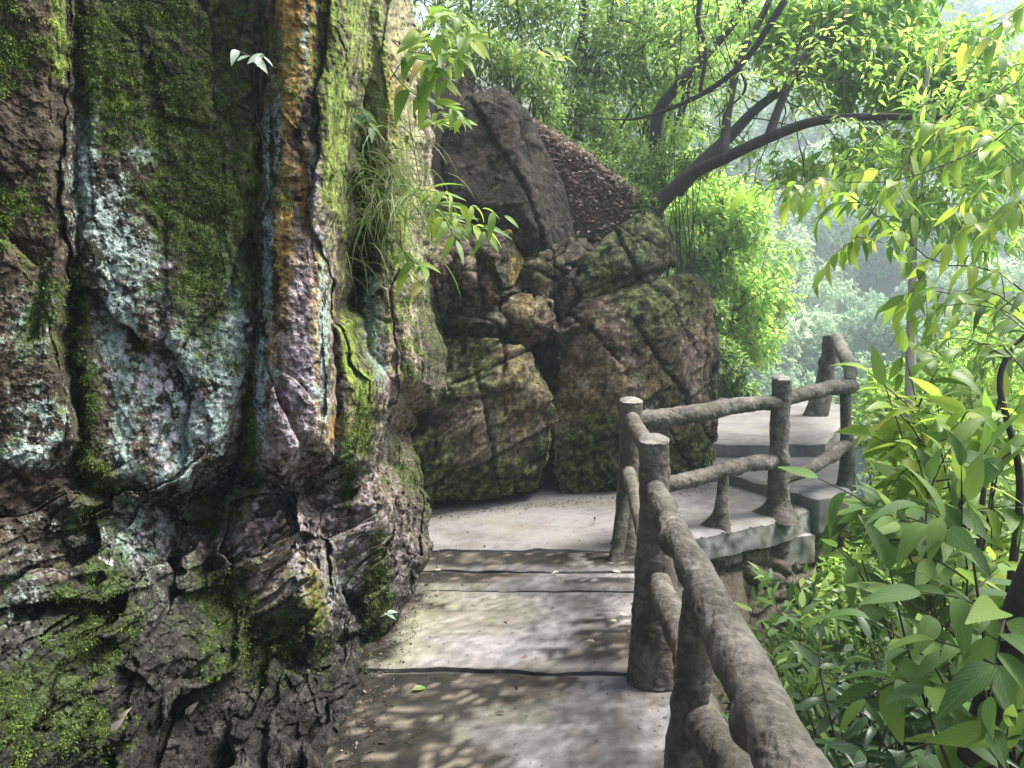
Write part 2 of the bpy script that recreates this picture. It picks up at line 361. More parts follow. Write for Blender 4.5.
Pg = pw.reshape(*PX.shape, 3); nu = np.cross(np.gradient(Pg, axis=0), np.gradient(Pg, axis=1)).reshape(-1, 3); nu /= np.linalg.norm(nu, axis=1)[:, None]+1e-9
def blobs(L_):
    r = np.zeros(px.shape)
    for b in L_: r = np.maximum(r, np.exp(-(((px-b[0])/b[2])**2+((py-b[1])/b[3])**2)*.8)*(b[4] if len(b) > 4 else 1))
    return r
def zn(a): return (a-a.mean())/a.std()
nz = zn(fbm(pw*8, 5, 61, .6)); nf = zn(fbm(pw*30, 5, 62, .7)); nl = zn(fbm(pw*2.3, 4, 63)); ns_ = zn(fbm(pw*[30, 30, 3], 5, 64, .65)); nst = zn(fbm(pw*[10, 10, .9], 4, 65)); spk = zn(fbm(pw*95, 4, 66, .7))
def patch(m_, a=.0, b=.0, c=.0, d=.0, thr=.5, soft=.12): return sstep(-soft, soft, m_-thr+a*nz+b*nf+c*spk+d*ns_)*(m_ > .03)
def tone(a, b, n_): return mixc(a, b, sstep(-1.6, 1.6, n_))
cav = sstep(.25, -1.6, zn(sm+vs+med*.3))
base = tone(C3(.040, .033, .024), C3(.19, .155, .115), nz*.6+nf*.7)
base = mixc(base, C3(.028, .024, .018), sstep(.2, 1.5, nl)*.75)
base = np.where((lay == 0)[:, None], tone(C3(.045, .035, .024), C3(.12, .095, .065), nz*.7+nf*.5), base)
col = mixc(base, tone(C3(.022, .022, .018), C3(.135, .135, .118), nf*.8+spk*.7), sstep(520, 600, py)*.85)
pinkish = blobs([(300, 430, 60, 50), (350, 520, 50, 50, .9), (238, 540, 30, 30), (270, 575, 34, 50), (395, 340, 28, 60), (400, 385, 26, 36), (300, 300, 26, 150, .85), (60, 570, 24, 16), (212, 100, 14, 40, .8), (222, 140, 9, 22, .9), (395, 470, 36, 60, .8), (300, 540, 40, 40, .7), (130, 475, 40, 10, .7)])
col = mixc(col, tone(C3(.13, .095, .075), C3(.46, .36, .32), nf*.6+ns_*.5+spk*.3), patch(pinkish, .22, .15, .05, .05, .42, .2))
och0 = blobs([(290, 575, 30, 50, .8), (310, 600, 12, 40)])
col = mixc(col, tone(C3(.20, .17, .07), C3(.55, .48, .28), nf+spk*.4), patch(och0, .2, .2, .1, 0, .45, .2)*.8)
purp = blobs([(304, 330, 16, 110, 1.1), (340, 560, 45, 50, .9), (312, 200, 10, 90, .9), (362, 530, 30, 30, .8), (300, 400, 34, 40, .7)])
col = mixc(col, tone(C3(.09, .065, .08), C3(.52, .46, .52), nst*.4+nf*.7+spk*.3), patch(purp, .1, .2, .1, .25, .5, .2)*.8)
ccm = (lay == 4)*blobs([(380, 40, 40, 150), (400, 170, 26, 110), (402, 240, 20, 70, .8)])
col = mixc(col, tone(C3(.17, .16, .08), C3(.50, .48, .30), nf*.6+ns_*.7), patch(ccm, .1, .1, 0, .15, .35, .25))
och = blobs([(296, 20, 20, 60, 1.2), (288, 85, 13, 45, 1.1), (283, 235, 11, 75, 1.), (303, 190, 7, 50, .9), (318, 300, 9, 60, .6), (150, 320, 12, 40, .5), (316, 600, 10, 36, 1), (386, 100, 20, 70, .5), (335, 425, 16, 20, .7), (270, 340, 8, 50, .5)])
col = mixc(col, tone(C3(.15, .095, .025), C3(.52, .33, .09), nf*.7+ns_*.5+spk*.3), patch(och, .08, .16, .1, .22, .5, .22)*.92)
lich = blobs([(86, 130, 12, 45), (84, 190, 14, 90), (104, 215, 30, 50, .8), (128, 250, 40, 50, .85), (150, 155, 26, 12, .9), (112, 320, 16, 60, .9), (122, 440, 12, 50, .9), (122, 380, 14, 30, .8), (196, 350, 22, 60, .9), (236, 305, 14, 70, 1.05), (222, 360, 24, 60, .8), (186, 430, 13, 70, .9), (215, 410, 14, 50, .8), (205, 480, 50, 12, .8), (30, 340, 30, 40, .5), (45, 420, 40, 50, .62), (20, 455, 40, 14, .75), (100, 530, 60, 40, .6), (130, 545, 40, 30, .66), (165, 530, 20, 20, .6), (30, 600, 30, 30, .62), (268, 230, 6, 130, 1), (260, 390, 7, 70, .9), (275, 130, 6, 60, .8), (306, 30, 4, 60, .7), (323, 330, 6, 90, .9), (372, 315, 9, 60, 1.), (379, 365, 7, 26, .9), (150, 300, 60, 40, .62), (50, 690, 26, 40, .6), (340, 590, 25, 25, .5), (386, 440, 10, 30, .5), (165, 400, 50, 70, .5), (345, 470, 30, 30, .58), (310, 600, 40, 30, .4), (160, 380, 70, 120, .4), (90, 560, 90, 60, .4)])
lc = patch(lich, .13, .22, .17, .06, .56, .10)
lcol = tone(C3(.22, .30, .27), C3(.46, .57, .53), spk*.7+nf*.4); lcol = np.where((py > 510)[:, None], lcol*.95+.02, lcol)
col = mixc(col, lcol, lc*(1-.4*cav))
f1_, f2_, ci_, of_ = worley(pw*[26, 26, 20]+.3*warp, 71); wsel = (_h(ci_[:, 0], ci_[:, 1], ci_[:, 2], 72) > .72)
white = wsel*sstep(.50, .36, f1_+.05*nf)*patch(blobs([(165, 400, 26, 60), (165, 350, 40, 40, .6), (280, 540, 60, 60, .7), (120, 540, 70, 40, .6), (340, 560, 40, 40, .7), (90, 330, 60, 90, .4), (60, 620, 80, 50, .5)]), .1, 0, 0, 0, .4, .1)
for (ex, ey, ea, eb) in ((158, 387, 4.5, 7), (169, 386, 4, 6.5), (166, 411, 4.5, 7), (157, 417, 4, 5), (155, 430, 4, 5), (153, 452, 3, 4.5), (176, 437, 3.5, 4), (155, 372, 3, 4), (163, 367, 3, 4), (199, 396, 3.5, 5), (222, 400, 3.5, 4.5), (168, 453, 3, 3), (160, 334, 4, 4), (153, 355, 3, 3), (148, 254, 3.5, 4), (168, 265, 4, 4)):
    white = np.maximum(white, sstep(1.25, .85, np.sqrt(((px-ex)/ea)**2+((py-ey)/eb)**2)+.10*nf))
col = mixc(col, tone(C3(.42, .38, .41), C3(.74, .68, .72), spk), white)
moss = blobs([(120, 40, 60, 90, .8), (170, 70, 80, 90, .85), (90, 40, 20, 80), (225, 110, 34, 80, .8), (190, 200, 60, 60, .9), (240, 250, 14, 80, .9), (200, 285, 34, 50, .9), (76, 300, 12, 100, .9), (86, 420, 14, 70, .9), (60, 380, 20, 60, .65), (95, 480, 30, 20, .8), (80, 600, 50, 50, .8), (90, 650, 50, 40, .9), (10, 720, 60, 40, 1.1), (60, 700, 40, 50), (225, 610, 40, 40, .85), (265, 640, 50, 30, .9), (250, 425, 8, 50, .9), (347, 470, 9, 50, 1.2), (362, 430, 10, 30), (375, 600, 12, 60, 1.1), (350, 560, 20, 20, .5), (85, 520, 26, 20, .9), (10, 60, 60, 60, .5), (20, 400, 60, 60, .45), (420, 470, 40, 40, .7), (210, 510, 20, 20, .7), (40, 250, 40, 200, .35), (430, 330, 30, 60, .5)])
mm = patch(moss*np.where(lay == 0, .7, 1), .20, .17, .10, .0, .52-.06*nu[:, 2], .16)
col = mixc(col, tone(C3(.014, .022, .004), C3(.095, .14, .02), nf*.6+spk*.8), mm*.92)
lime = blobs([(330, 30, 13, 130, 1.1), (338, 110, 11, 80, 1.1), (329, 170, 7, 40, 1), (253, 165, 5, 40, 1.1), (355, 10, 10, 40, .8), (350, 350, 12, 50, .8), (366, 400, 10, 40, .8), (402, 220, 8, 100, .7), (60, 20, 8, 24, .9), (66, 60, 10, 16, .9), (315, 610, 8, 40, .6), (372, 60, 14, 90, .6), (120, 100, 10, 20, .7), (345, 210, 4, 60, .7)])
lm = patch(lime, .08, .2, .12, .15, .46, .2)
col = mixc(col, tone(C3(.09, .13, .02), C3(.30, .385, .075), nf*.5+ns_*.6+spk*.3), lm)
wet = np.clip(sstep(560, 680, py+.25*px-60)*(1-.8*patch(pinkish, .2, .1, 0, 0, .4, .2))+sstep(640, 700, py)*.6, 0, 1)*sstep(-1.2, .3, nz)
wet = np.maximum(wet, sstep(330, 370, px)*sstep(560, 620, py)); wet = wet*(1-mm*.8)*(1-lc)
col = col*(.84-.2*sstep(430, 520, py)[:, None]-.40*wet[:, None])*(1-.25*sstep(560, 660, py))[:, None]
Q = Q[~((D2 > 6.6) & (py < 235))[Q].any(1)]
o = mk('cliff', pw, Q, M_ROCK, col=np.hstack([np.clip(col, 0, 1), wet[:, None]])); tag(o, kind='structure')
CL = dict(px=px, py=py, pw=pw, nu=nu, mm=mm, lm=lm, lay=lay)
# moss tufts on the wall
w = (mm*(px > -60)*(px < 440)*(py > -60)*(py < 780)*(lc < .5)); w = w**2*np.where(py < 480, 1, .6)*(nf > -.6); w /= w.sum()
pick = rng.choice(len(w), 60000, p=w); mp_ = pw[pick]+rv(len(pick), .004)+nu[pick]*.002
T_ = nu[pick]*.6+np.array([0, 0, -.7])+rv(len(pick), .45)
o = leaves('moss', mp_, T_, rv(len(pick)), rng.uniform(.004, .013, len(pick))*(.5+.2*pw[pick][:, 1]), 'lo', G_MOSS, rnd=np.clip(nf[pick]*.25+.5+rng.normal(0, .15, len(pick)), 0, 1))
tag(o, 'tiny drooping tufts of green moss covering the wet rock wall', None, None, 'stuff')

# ------------------------------------------------------------------ boulders
def boulder(name, label, pts, vox=.02,  amp=(.11, .045, .016), tone=(C3(.04, .03, .022), C3(.16, .13, .095)), mossy=.3, ochre=.15, seed=0, group=None, wetb=0, cat='boulder', top_moss=.3, mb=()):
    bm = bmesh.new()
    for p in pts: bm.verts.new(P(*p) if len(p) == 3 else p[:3])
    bmesh.ops.convex_hull(bm, input=bm.verts); 
    bmesh.ops.delete(bm, geom=[v for v in bm.verts if not v.link_faces], context='VERTS')
    me = bpy.data.meshes.new('t'); bm.to_mesh(me); bm.free(); ob = bpy.data.objects.new('t', me); COL.objects.link(ob)
    md = ob.modifiers.new('r', 'REMESH'); md.mode = 'VOXEL'; md.voxel_size = vox
    dg = bpy.context.evaluated_depsgraph_get(); m2 = bpy.data.meshes.new_from_object(ob.evaluated_get(dg)); bpy.data.objects.remove(ob)
    nv = len(m2.vertices); V = np.zeros(nv*3, np.float32); m2.vertices.foreach_get('co', V); V = V.reshape(-1, 3).astype(float)
    N = np.zeros(nv*3, np.float32); m2.vertices.foreach_get('normal', N); N = N.reshape(-1, 3).astype(float)
    wv = np.stack([fbm(V*2.5+seed, 3, 31), fbm(V*2.5+seed, 3, 32), fbm(V*2.5+seed, 3, 33)], 1)-.5
    tl = np.stack([V[:, 0]+.5*V[:, 2], V[:, 1], V[:, 2]-.5*V[:, 0]], 1); rdg = 1-np.abs(2*fbm(V*4+seed, 4, seed+4)-1)*2
    tl = np.stack([V[:, 0]+.5*V[:, 2], V[:, 1], V[:, 2]-.5*V[:, 0]], 1); rg = np.random.default_rng(seed*7+1); cen = V.mean(0); ext = V.std(0).mean()*2
    d = np.zeros(nv); crk = np.zeros(nv)
    for k in range(7):                                   # straight fracture planes: the stone steps and tilts across each
        nk = rg.normal(0, 1, 3)*[1, .5, 1]; nk /= np.linalg.norm(nk); s_ = (V-cen)@nk-rg.uniform(-.7, .7)*ext+.05*wv[:, k % 3]; gate = sstep(.42, .56, fbm(V*1.6+k*9, 2, seed+60+k))
        d += amp[0]*rg.uniform(-.6, .6)*(s_ > 0)*gate-.045*np.exp(-np.abs(s_)/.012)*gate+amp[0]*.5*np.maximum(0, s_)*rg.uniform(-1, 1); crk = np.maximum(crk, np.exp(-np.abs(s_)/.012)*gate)
    d += facets(tl+.08*wv+seed, (.5, .4, .16), seed+2, .1)*amp[1]+facets(tl+.05*wv, (.16, .12, .05), seed+3, .1)*amp[2]+(fbm(V*20, 5, seed+4, .65)-.5)*.024
    V2 = V+N*d[:, None]; me2 = m2; me2.vertices.foreach_set('co', V2.astype(np.float32).ravel()); me2.update()
    m2.vertices.foreach_get('normal', (n_ := np.zeros(nv*3, np.float32))); n_ = n_.reshape(-1, 3)
    a = fbm(V*5, 5, seed+7, .6); b = fbm(V*22, 5, seed+8, .65); br = min(1, tone[1][0]/.2); l_ = fbm(V*1.6, 3, seed+9)
    c = mixc(tone[0], tone[1], sstep(.33, .66, a*.5+b*.5)); c = mixc(c, C3(.035, .03, .024), sstep(.5, .7, l_)*.7)
    vs_ = fbm(V*[7, 7, 1.1]+seed, 4, seed+12); c = mixc(c, mixc(C3(.09, .085, .03), C3(.22, .20, .08), b)*br, sstep(.5, .62, vs_)*.32); c = mixc(c, mixc(C3(.16, .11, .085), C3(.38, .29, .24), b), sstep(.54, .64, fbm(V*[3, 3, 2]+seed, 4, seed+13))*.5*(tone[1][0] > .12)); c = mixc(c, mixc(C3(.14, .10, .02), C3(.32, .23, .07), b), sstep(.52, .66, fbm(V*3, 4, seed+11)+.0)*ochre)
    ml = np.zeros(nv)
    for (qx, qy, qY, qr) in mb: ml = np.maximum(ml, np.exp(-(((V-np.array(P(qx, qy, qY)))/[qr, qr*1.5, qr])**2).sum(1)))
    mo = sstep(.50, .62, fbm(V*2.6+seed, 5, seed+21, .6)*.55+b*.3+.05*n_[:, 2]*top_moss*3+mossy*.12+ml*.28-.02); c = mixc(c, mixc(C3(.016, .023, .005), C3(.085, .11, .022), sstep(.4, .62, b)), mo*.85)
    c = mixc(c, C3(.02, .017, .013), crk*.8)
    c = mixc(c, C3(.45, .47, .42)*br, sstep(.66, .72, b)*.5); c = mixc(c, c*.3, sstep(.54, .40, b)*.8); g2 = fbm(V*60, 3, seed+31, .7); c = c*(.55+.9*sstep(.3, .7, g2))[:, None]
    at = me2.color_attributes.new('col', 'FLOAT_COLOR', 'POINT'); at.data.foreach_set('color', np.hstack([c, np.full((nv, 1), wetb)]).astype(np.float32).ravel())
    me2.polygons.foreach_set('use_smooth', np.ones(len(me2.polygons), bool)); me2.materials.clear(); me2.materials.append(M_ROCK)
    o = bpy.data.objects.new(name, me2); me2.name = name; COL.objects.link(o); tag(o, label, cat, group)
    return o, V2, n_
TAN = (C3(.022, .016, .011), C3(.15, .105, .073)); DK = (C3(.007, .006, .0045), C3(.032, .027, .020)); GR = (C3(.02, .018, .013), C3(.11, .095, .068))  # DK: dark slab stone, tone lowered further to stand in for canopy shade
big_b = boulder('boulder', 'largest brown boulder behind the railing post, dark moss along its top edge',
  [(560, 330, 6.75), (585, 300, 6.8), (640, 292, 6.9), (690, 276, 7.3), (712, 292, 7.5), (717, 325, 7.4), (700, 380, 7.1), (704, 440, 7.1), (712, 492, 7.2), (640, 494, 6.85), (560, 506, 6.7), (552, 470, 6.7), (572, 395, 6.8), (640, 400, 6.62), (620, 470, 6.6), (600, 340, 6.6), (665, 330, 6.8),
   (560, 300, 8.2), (700, 280, 8.6), (712, 480, 8.4), (560, 500, 8.2)], .016, amp=(.06, .03, .016), mossy=.35, ochre=.4, seed=3, tone=TAN, mb=[(640, 290, 6.9, .3), (690, 290, 7.2, .3), (580, 460, 6.6, .35), (620, 490, 6.6, .3), (690, 460, 7, .3)])
mid_b = boulder('boulder', 'mossy rounded boulder where the path turns, in front of the dark cleft',
  [(405, 350, 6.3), (440, 330, 6.3), (500, 338, 6.2), (530, 352, 6.25), (558, 410, 6.3), (560, 450, 6.35), (540, 500, 6.35), (470, 508, 6.1), (425, 515, 5.9), (400, 520, 5.8), (392, 440, 5.9), (470, 420, 5.98), (515, 380, 6.05), (430, 460, 5.8), (500, 470, 6.05),
   (400, 350, 7.3), (540, 360, 7.3), (550, 500, 7.2), (400, 520, 7.0)], .016, amp=(.07, .035, .014), mossy=.55, ochre=.35, seed=5, tone=(C3(.02, .017, .012), C3(.14, .11, .085)), mb=[(500, 490, 6, .4), (440, 470, 5.8, .35), (440, 360, 6, .3), (535, 480, 6.3, .3)])
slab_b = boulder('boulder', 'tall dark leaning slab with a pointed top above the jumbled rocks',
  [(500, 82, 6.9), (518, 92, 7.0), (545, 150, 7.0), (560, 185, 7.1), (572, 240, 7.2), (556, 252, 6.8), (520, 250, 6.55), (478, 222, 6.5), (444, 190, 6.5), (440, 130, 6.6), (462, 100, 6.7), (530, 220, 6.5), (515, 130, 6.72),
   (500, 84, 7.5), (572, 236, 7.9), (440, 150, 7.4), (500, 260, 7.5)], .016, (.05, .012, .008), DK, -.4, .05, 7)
wedge_b = boulder('boulder', 'wedge-shaped mossy boulder resting on top of the largest boulder',
  [(576, 282, 6.75), (584, 262, 6.8), (620, 226, 7.1), (645, 212, 7.3), (668, 226, 7.4), (674, 262, 7.4), (650, 282, 7.2), (610, 298, 6.95), (584, 300, 6.8), (640, 262, 6.95),
   (590, 280, 7.9), (650, 212, 8.0), (676, 262, 8.2), (610, 296, 7.8)], .014, amp=(.04, .035, .014), mossy=.2, seed=9, tone=GR, top_moss=.6, mb=[(630, 225, 7.1, .25), (600, 260, 6.9, .2), (660, 225, 7.3, .2)])
small = [
 ('ochre-stained block below the tall dark slab', [(470, 240), (508, 236), (520, 262), (505, 292), (478, 280)], 6.45, .9),
 ('narrow brown rock left of the ochre-stained block', [(440, 262), (462, 236), (478, 262), (492, 296), (468, 312), (440, 300)], 6.4, .1),
 ('flat slanting stone above the rounded mossy boulder', [(440, 322), (490, 300), (530, 318), (520, 342), (470, 345)], 6.45, .1),
 ('mossy cube-like stone wedged in the middle of the jumble', [(498, 312), (512, 300), (546, 306), (552, 330), (522, 345), (500, 338)], 6.5, .2),
 ('dark shard just under the lower tip of the tall slab', [(510, 262), (556, 250), (566, 264), (540, 300), (512, 296)], 6.75, .2),
 ('greenish upright stone beside the wedge-shaped boulder', [(552, 262), (570, 246), (586, 262), (584, 300), (560, 320), (546, 300)], 6.9, .1),
 ('shadowed stone deep inside the cleft between the two big boulders', [(532, 330), (566, 318), (582, 360), (574, 420), (548, 396)], 7.2, 0),
 ('brown stone against the cliff wall behind the rounded boulder', [(414, 236), (444, 222), (456, 260), (440, 330), (412, 330)], 6.3, .1),
 ('long pale brown stone lying across the jumble', [(450, 296), (500, 278), (520, 292), (506, 312), (462, 322)], 6.5, .0)]
for k, (lab, poly, Y, oc) in enumerate(small):
    c_ = np.mean(poly, 0); poly = [(c_[0]+(a-c_[0])*1.22, c_[1]+(b_-c_[1])*1.22) for a, b_ in poly]
    pts = [(a, b, Y+random.uniform(-.05, .25)) for a, b in poly]+[(c_[0]+random.uniform(-9, 9), c_[1]-random.uniform(2, 9), Y-.22), (poly[0][0]*.7+c_[0]*.3, poly[0][1]*.7+c_[1]*.3, Y-.12)]+[(a, b, Y+.85) for a, b in poly]
    boulder('rock', lab, pts, .011, (.03, .022, .010), TAN if k % 2 else GR, .0, oc, 20+k, 'jumbled rocks between the boulders', cat='rock')
# shaded rock face behind the jumble
gpx, gpy = np.meshgrid(np.arange(396, 700, 2.2), np.arange(150, 520, 2.2)); a, b = ray(gpx.ravel(), gpy.ravel())
Dh = 7.35+.9*sstep(560, 690, gpx.ravel())-.0*a; Dh = Dh+.9*sstep(250, 170, gpy.ravel()+.25*(560-gpx.ravel()))
vv = np.stack([a*Dh, Dh, CZ+b*Dh], 1); Dh = Dh-.22*facets(vv, .5, 81)-.1*facets(vv, .2, 82); vv = np.stack([a*Dh, Dh, CZ+b*Dh], 1)
keep = (gpx.ravel() < 598) & (gpy.ravel() > 236)
idx = np.arange(gpx.size).reshape(gpx.shape); Q = np.stack([idx[:-1, :-1], idx[1:, :-1], idx[1:, 1:], idx[:-1, 1:]], -1).reshape(-1, 4)
Q = Q[keep[Q].all(1)]
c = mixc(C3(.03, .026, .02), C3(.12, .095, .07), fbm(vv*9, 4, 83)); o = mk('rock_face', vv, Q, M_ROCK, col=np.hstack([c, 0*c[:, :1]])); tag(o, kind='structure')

# ------------------------------------------------------------------ concrete path, landing and steps
def slab(bag, poly, z, th, step=.035):
    """extruded plan polygon with a finely gridded top so the edge can be worn"""
    poly = np.array(poly, float); x0, y0 = poly.min(0); x1, y1 = poly.max(0)
    gx, gy = np.meshgrid(np.arange(x0, x1+step, step), np.arange(y0, y1+step, step)); s_ = pt_in(poly, gx.ravel(), gy.ravel())
    # snap outside points near the border on to it
    pts = np.stack([gx.ravel(), gy.ravel()], 1); n = len(poly); best = np.full(len(pts), 1e9); near = pts.copy()
    for k in range(n):
        a_, b_ = poly[k], poly[(k+1) % n]; e = b_-a_; t = np.clip(((pts-a_)@e)/(e@e), 0, 1); q_ = a_+e*t[:, None]; d = np.linalg.norm(pts-q_, axis=1); m_ = d < best; best[m_] = d[m_]; near[m_] = q_[m_]
    out = s_ > 0; pts[out] = near[out]; use = s_ < step*1.01
    edge = np.clip(np.where(out, 0, best), 0, .05); zz = z-.022*(1-edge/.05)**2*np.clip(.2+2.4*(fbm(np.hstack([pts*5, 0*pts[:, :1]]), 3, 93)-.3), 0, 1.6)+(fbm(np.hstack([pts*4, 0*pts[:, :1]]), 3, 90)-.5)*.012
    ids = np.arange(gx.size).reshape(gx.shape); Q_ = np.stack([ids[:-1, :-1], ids[:-1, 1:], ids[1:, 1:], ids[1:, :-1]], -1).reshape(-1, 4); Q_ = Q_[use[Q_].all(1)]
    cen = pts[Q_].mean(1); Q_ = Q_[pt_in(poly, cen[:, 0], cen[:, 1]) < 0]
    V_ = np.hstack([pts, zz[:, None]])
    bag.add(V_, Q_)
    # side walls
    L_ = []
    for k in range(n):
        a_, b_ = poly[k], poly[(k+1) % n]; m_ = max(2, int(np.linalg.norm(b_-a_)/.04)); L_ += [a_+(b_-a_)*t for t in np.linspace(0, 1, m_, endpoint=False)]
    L_ = np.array(L_); m_ = len(L_); cz = z-.022*np.clip(.2+2.4*(fbm(np.hstack([L_*5, 0*L_[:, :1]]), 3, 93)-.3), 0, 1.6)+(fbm(np.hstack([L_*4, 0*L_[:, :1]]), 3, 90)-.5)*.012
    rows = 6; X = []
    for r_ in range(rows):
        zr = cz-th*r_/(rows-1); nn = (fbm(np.hstack([L_*7, np.full((m_, 1), r_*.6)]), 3, 92)-.5)*.03*(r_ > 0)
        c0 = L_.mean(0); dd = (L_-c0); dd /= np.linalg.norm(dd, axis=1)[:, None]; X.append(np.hstack([L_+dd*nn[:, None], zr[:, None]]))
    X = np.vstack(X); i_ = np.arange(m_); j_ = (i_+1) % m_; Qs = np.vstack([np.stack([i_+r_*m_, i_+(r_+1)*m_, j_+(r_+1)*m_, j_+r_*m_], 1) for r_ in range(rows-1)])
    bag.add(X, Qs)
def conc_col(V, mode):
    a_ = fbm(V*[3, 3, 3], 5, 101); b_ = fbm(V*18, 5, 102, .65); c_ = fbm(V*[1.1, 2.5, 1], 3, 103)
    c = mixc(C3(.068, .064, .062), C3(.205, .193, .19), sstep(.34, .62, a_*.5+b_*.5))
    c = mixc(c, C3(.20, .20, .13), sstep(.5, .66, fbm(V*2.2, 3, 105))*.35)
    x, y = V[:, 0], V[:, 1]; wet = np.zeros(len(V))
    if mode == 'path':
        nn = (b_-.5)*.45+(a_-.5)*.6
        def sh(y0, y1, xf, left=True):
            xf = xf+(.32 if left else -.14)   # wet band in front of a riser reaching from one side to xf
            xr = xf+nn*1.3; s_ = sstep(.0, .14, (xr-x) if left else (x-xr)); return s_*sstep(y0-.02, y0+.10, y+nn*.35)*sstep(y1+.02, y1-.005, y)
        wet = np.maximum.reduce([sh(3.04, 3.43, -.08), sh(1.5, 3.12, -.36), sh(4.445, 4.73, -.14), sh(4.73, 5.13, .06), sh(4.445, 4.60, .44, False), sh(4.73, 5.13, .58, False), sh(3.45, 3.62, .20, False), sh(3.55, 3.85, .36, False), sh(3.8, 4.05, .52, False), sh(3.36, 3.43, 2)*.8, sh(4.05, 4.40, -.56), sh(4.40, 4.445, 2)*.5,
                                 sstep(-.52, -.68, x+nn*.5)*sstep(5.8, 5.3, y)])
        c = mixc(c, mixc(C3(.004, .0035, .0025), C3(.017, .014, .009), sstep(.38, .64, b_)), wet*.96)
        c = mixc(c, C3(.21, .215, .13), sstep(-.1, -.6, x+nn)*(1-wet)*.6)
        for yj in (2.5, 3.06, 3.78, 4.10): c = mixc(c, C3(.10, .09, .075), np.exp(-((y+.06*x-yj+.01*nn)/.008)**2)*.6)
        spots = sstep(.62, .7, fbm(V*[7, 9, 1], 4, 107)); c = mixc(c, C3(.13, .11, .09), spots*.45); gr_ = fbm(V*60, 3, 108, .7); c = c*(.72+.56*sstep(.3, .7, gr_))[:, None]; deb = sstep(.66, .70, fbm(V*75, 2, 109, .8))*wet; c = mixc(c, C3(.14, .12, .09), deb)
    if mode == 'landing':
        c = mixc(c, C3(.185, .175, .172), .4+0*x); side = V[:, 2] < -.03
        c = np.where(side[:, None], mixc(C3(.10, .10, .08), C3(.34, .33, .31), sstep(.4, .6, b_*.5+.5*fbm(V*[9, 9, 2], 3, 109))), c)
        c = mixc(c, C3(.10, .16, .03), sstep(.6, .9, np.exp(-(((x-1.52)/.12)**2+((y-5.83)/.07)**2)))*.9)
        c = mixc(c, C3(.12, .10, .08), sstep(.62, .7, fbm(V*[5, 7, 1], 4, 111))*.4)
        for p0, d0 in (((-.2, 6.35), (1, .42)), ((1.0, 5.9), (.75, .4))):
            dd = np.abs((x-p0[0])*d0[1]-(y-p0[1])*d0[0])/math.hypot(*d0); c = mixc(c, C3(.12, .11, .1), np.exp(-(dd/.008)**2)*.6)
    if mode == 'top': c = mixc(c, C3(.185, .175, .172), .4+0*x)
    return np.hstack([c, (wet*.75)[:, None]])
b = Bag()
Y0 = [0.3, 1.95, 3.43, 4.445, 4.73]; zs = [-.045, -.024, -.004, .010, .026]
zoff = -.045
for k, y0 in enumerate(Y0):
    y1 = (Y0+[5.12])[k+1]; skew = -.06
    slab(b, [(-1.5, y0+.03), (.74, y0-.02), (.76, y1-.02+.0), (-1.5, y1+.03)] if k < 4 else [(-1.5, y0+.03), (.76, y0-.02), (.84, 5.08), (-1.5, 5.13)], zs[k]+zoff, .3)
o = b.build('path', M_CONC); V = np.zeros(len(o.data.vertices)*3, np.float32); o.data.vertices.foreach_get('co', V); V = V.reshape(-1, 3)
a_ = o.data.color_attributes.new('col', 'FLOAT_COLOR', 'POINT'); a_.data.foreach_set('color', conc_col(V, 'path').astype(np.float32).ravel()); tag(o, kind='structure')
def conc_part(name, poly, z, th, mode, kind='structure'):
    b = Bag(); slab(b, poly, z, th); o = b.build(name, M_CONC); V = np.vstack(b.V)
    V = np.zeros(len(o.data.vertices)*3, np.float32); o.data.vertices.foreach_get('co', V); V = V.reshape(-1, 3)
    a_ = o.data.color_attributes.new('col', 'FLOAT_COLOR', 'POINT'); a_.data.foreach_set('color', conc_col(V, mode).astype(np.float32).ravel()); tag(o, kind=kind); return o
conc_part('path', [(-1.5, 5.135), (.84, 5.085), (.95, 5.22), (1.25, 5.34), (1.8, 5.66), (2.2, 5.95), (2.40, 6.14), (2.45, 6.4), (2.3, 8.0), (-1.5, 8.0)], 0.0, .17, 'landing')
s1a, s1b, s1c = G(729, 474, .1), G(817, 498, .1), G(852, 494, .1)
conc_part('path', [s1a[:2], s1b[:2], s1c[:2], (3.45, 8.1), (1.7, 8.1)], .105, .27, 'landing')
conc_part('path', [(1.6, 7.86), (3.2, 7.88), (3.7, 8.8), (4.9, 11.2), (4.4, 12.6), (2.0, 12.6), (1.5, 9)], .245, .35, 'top')

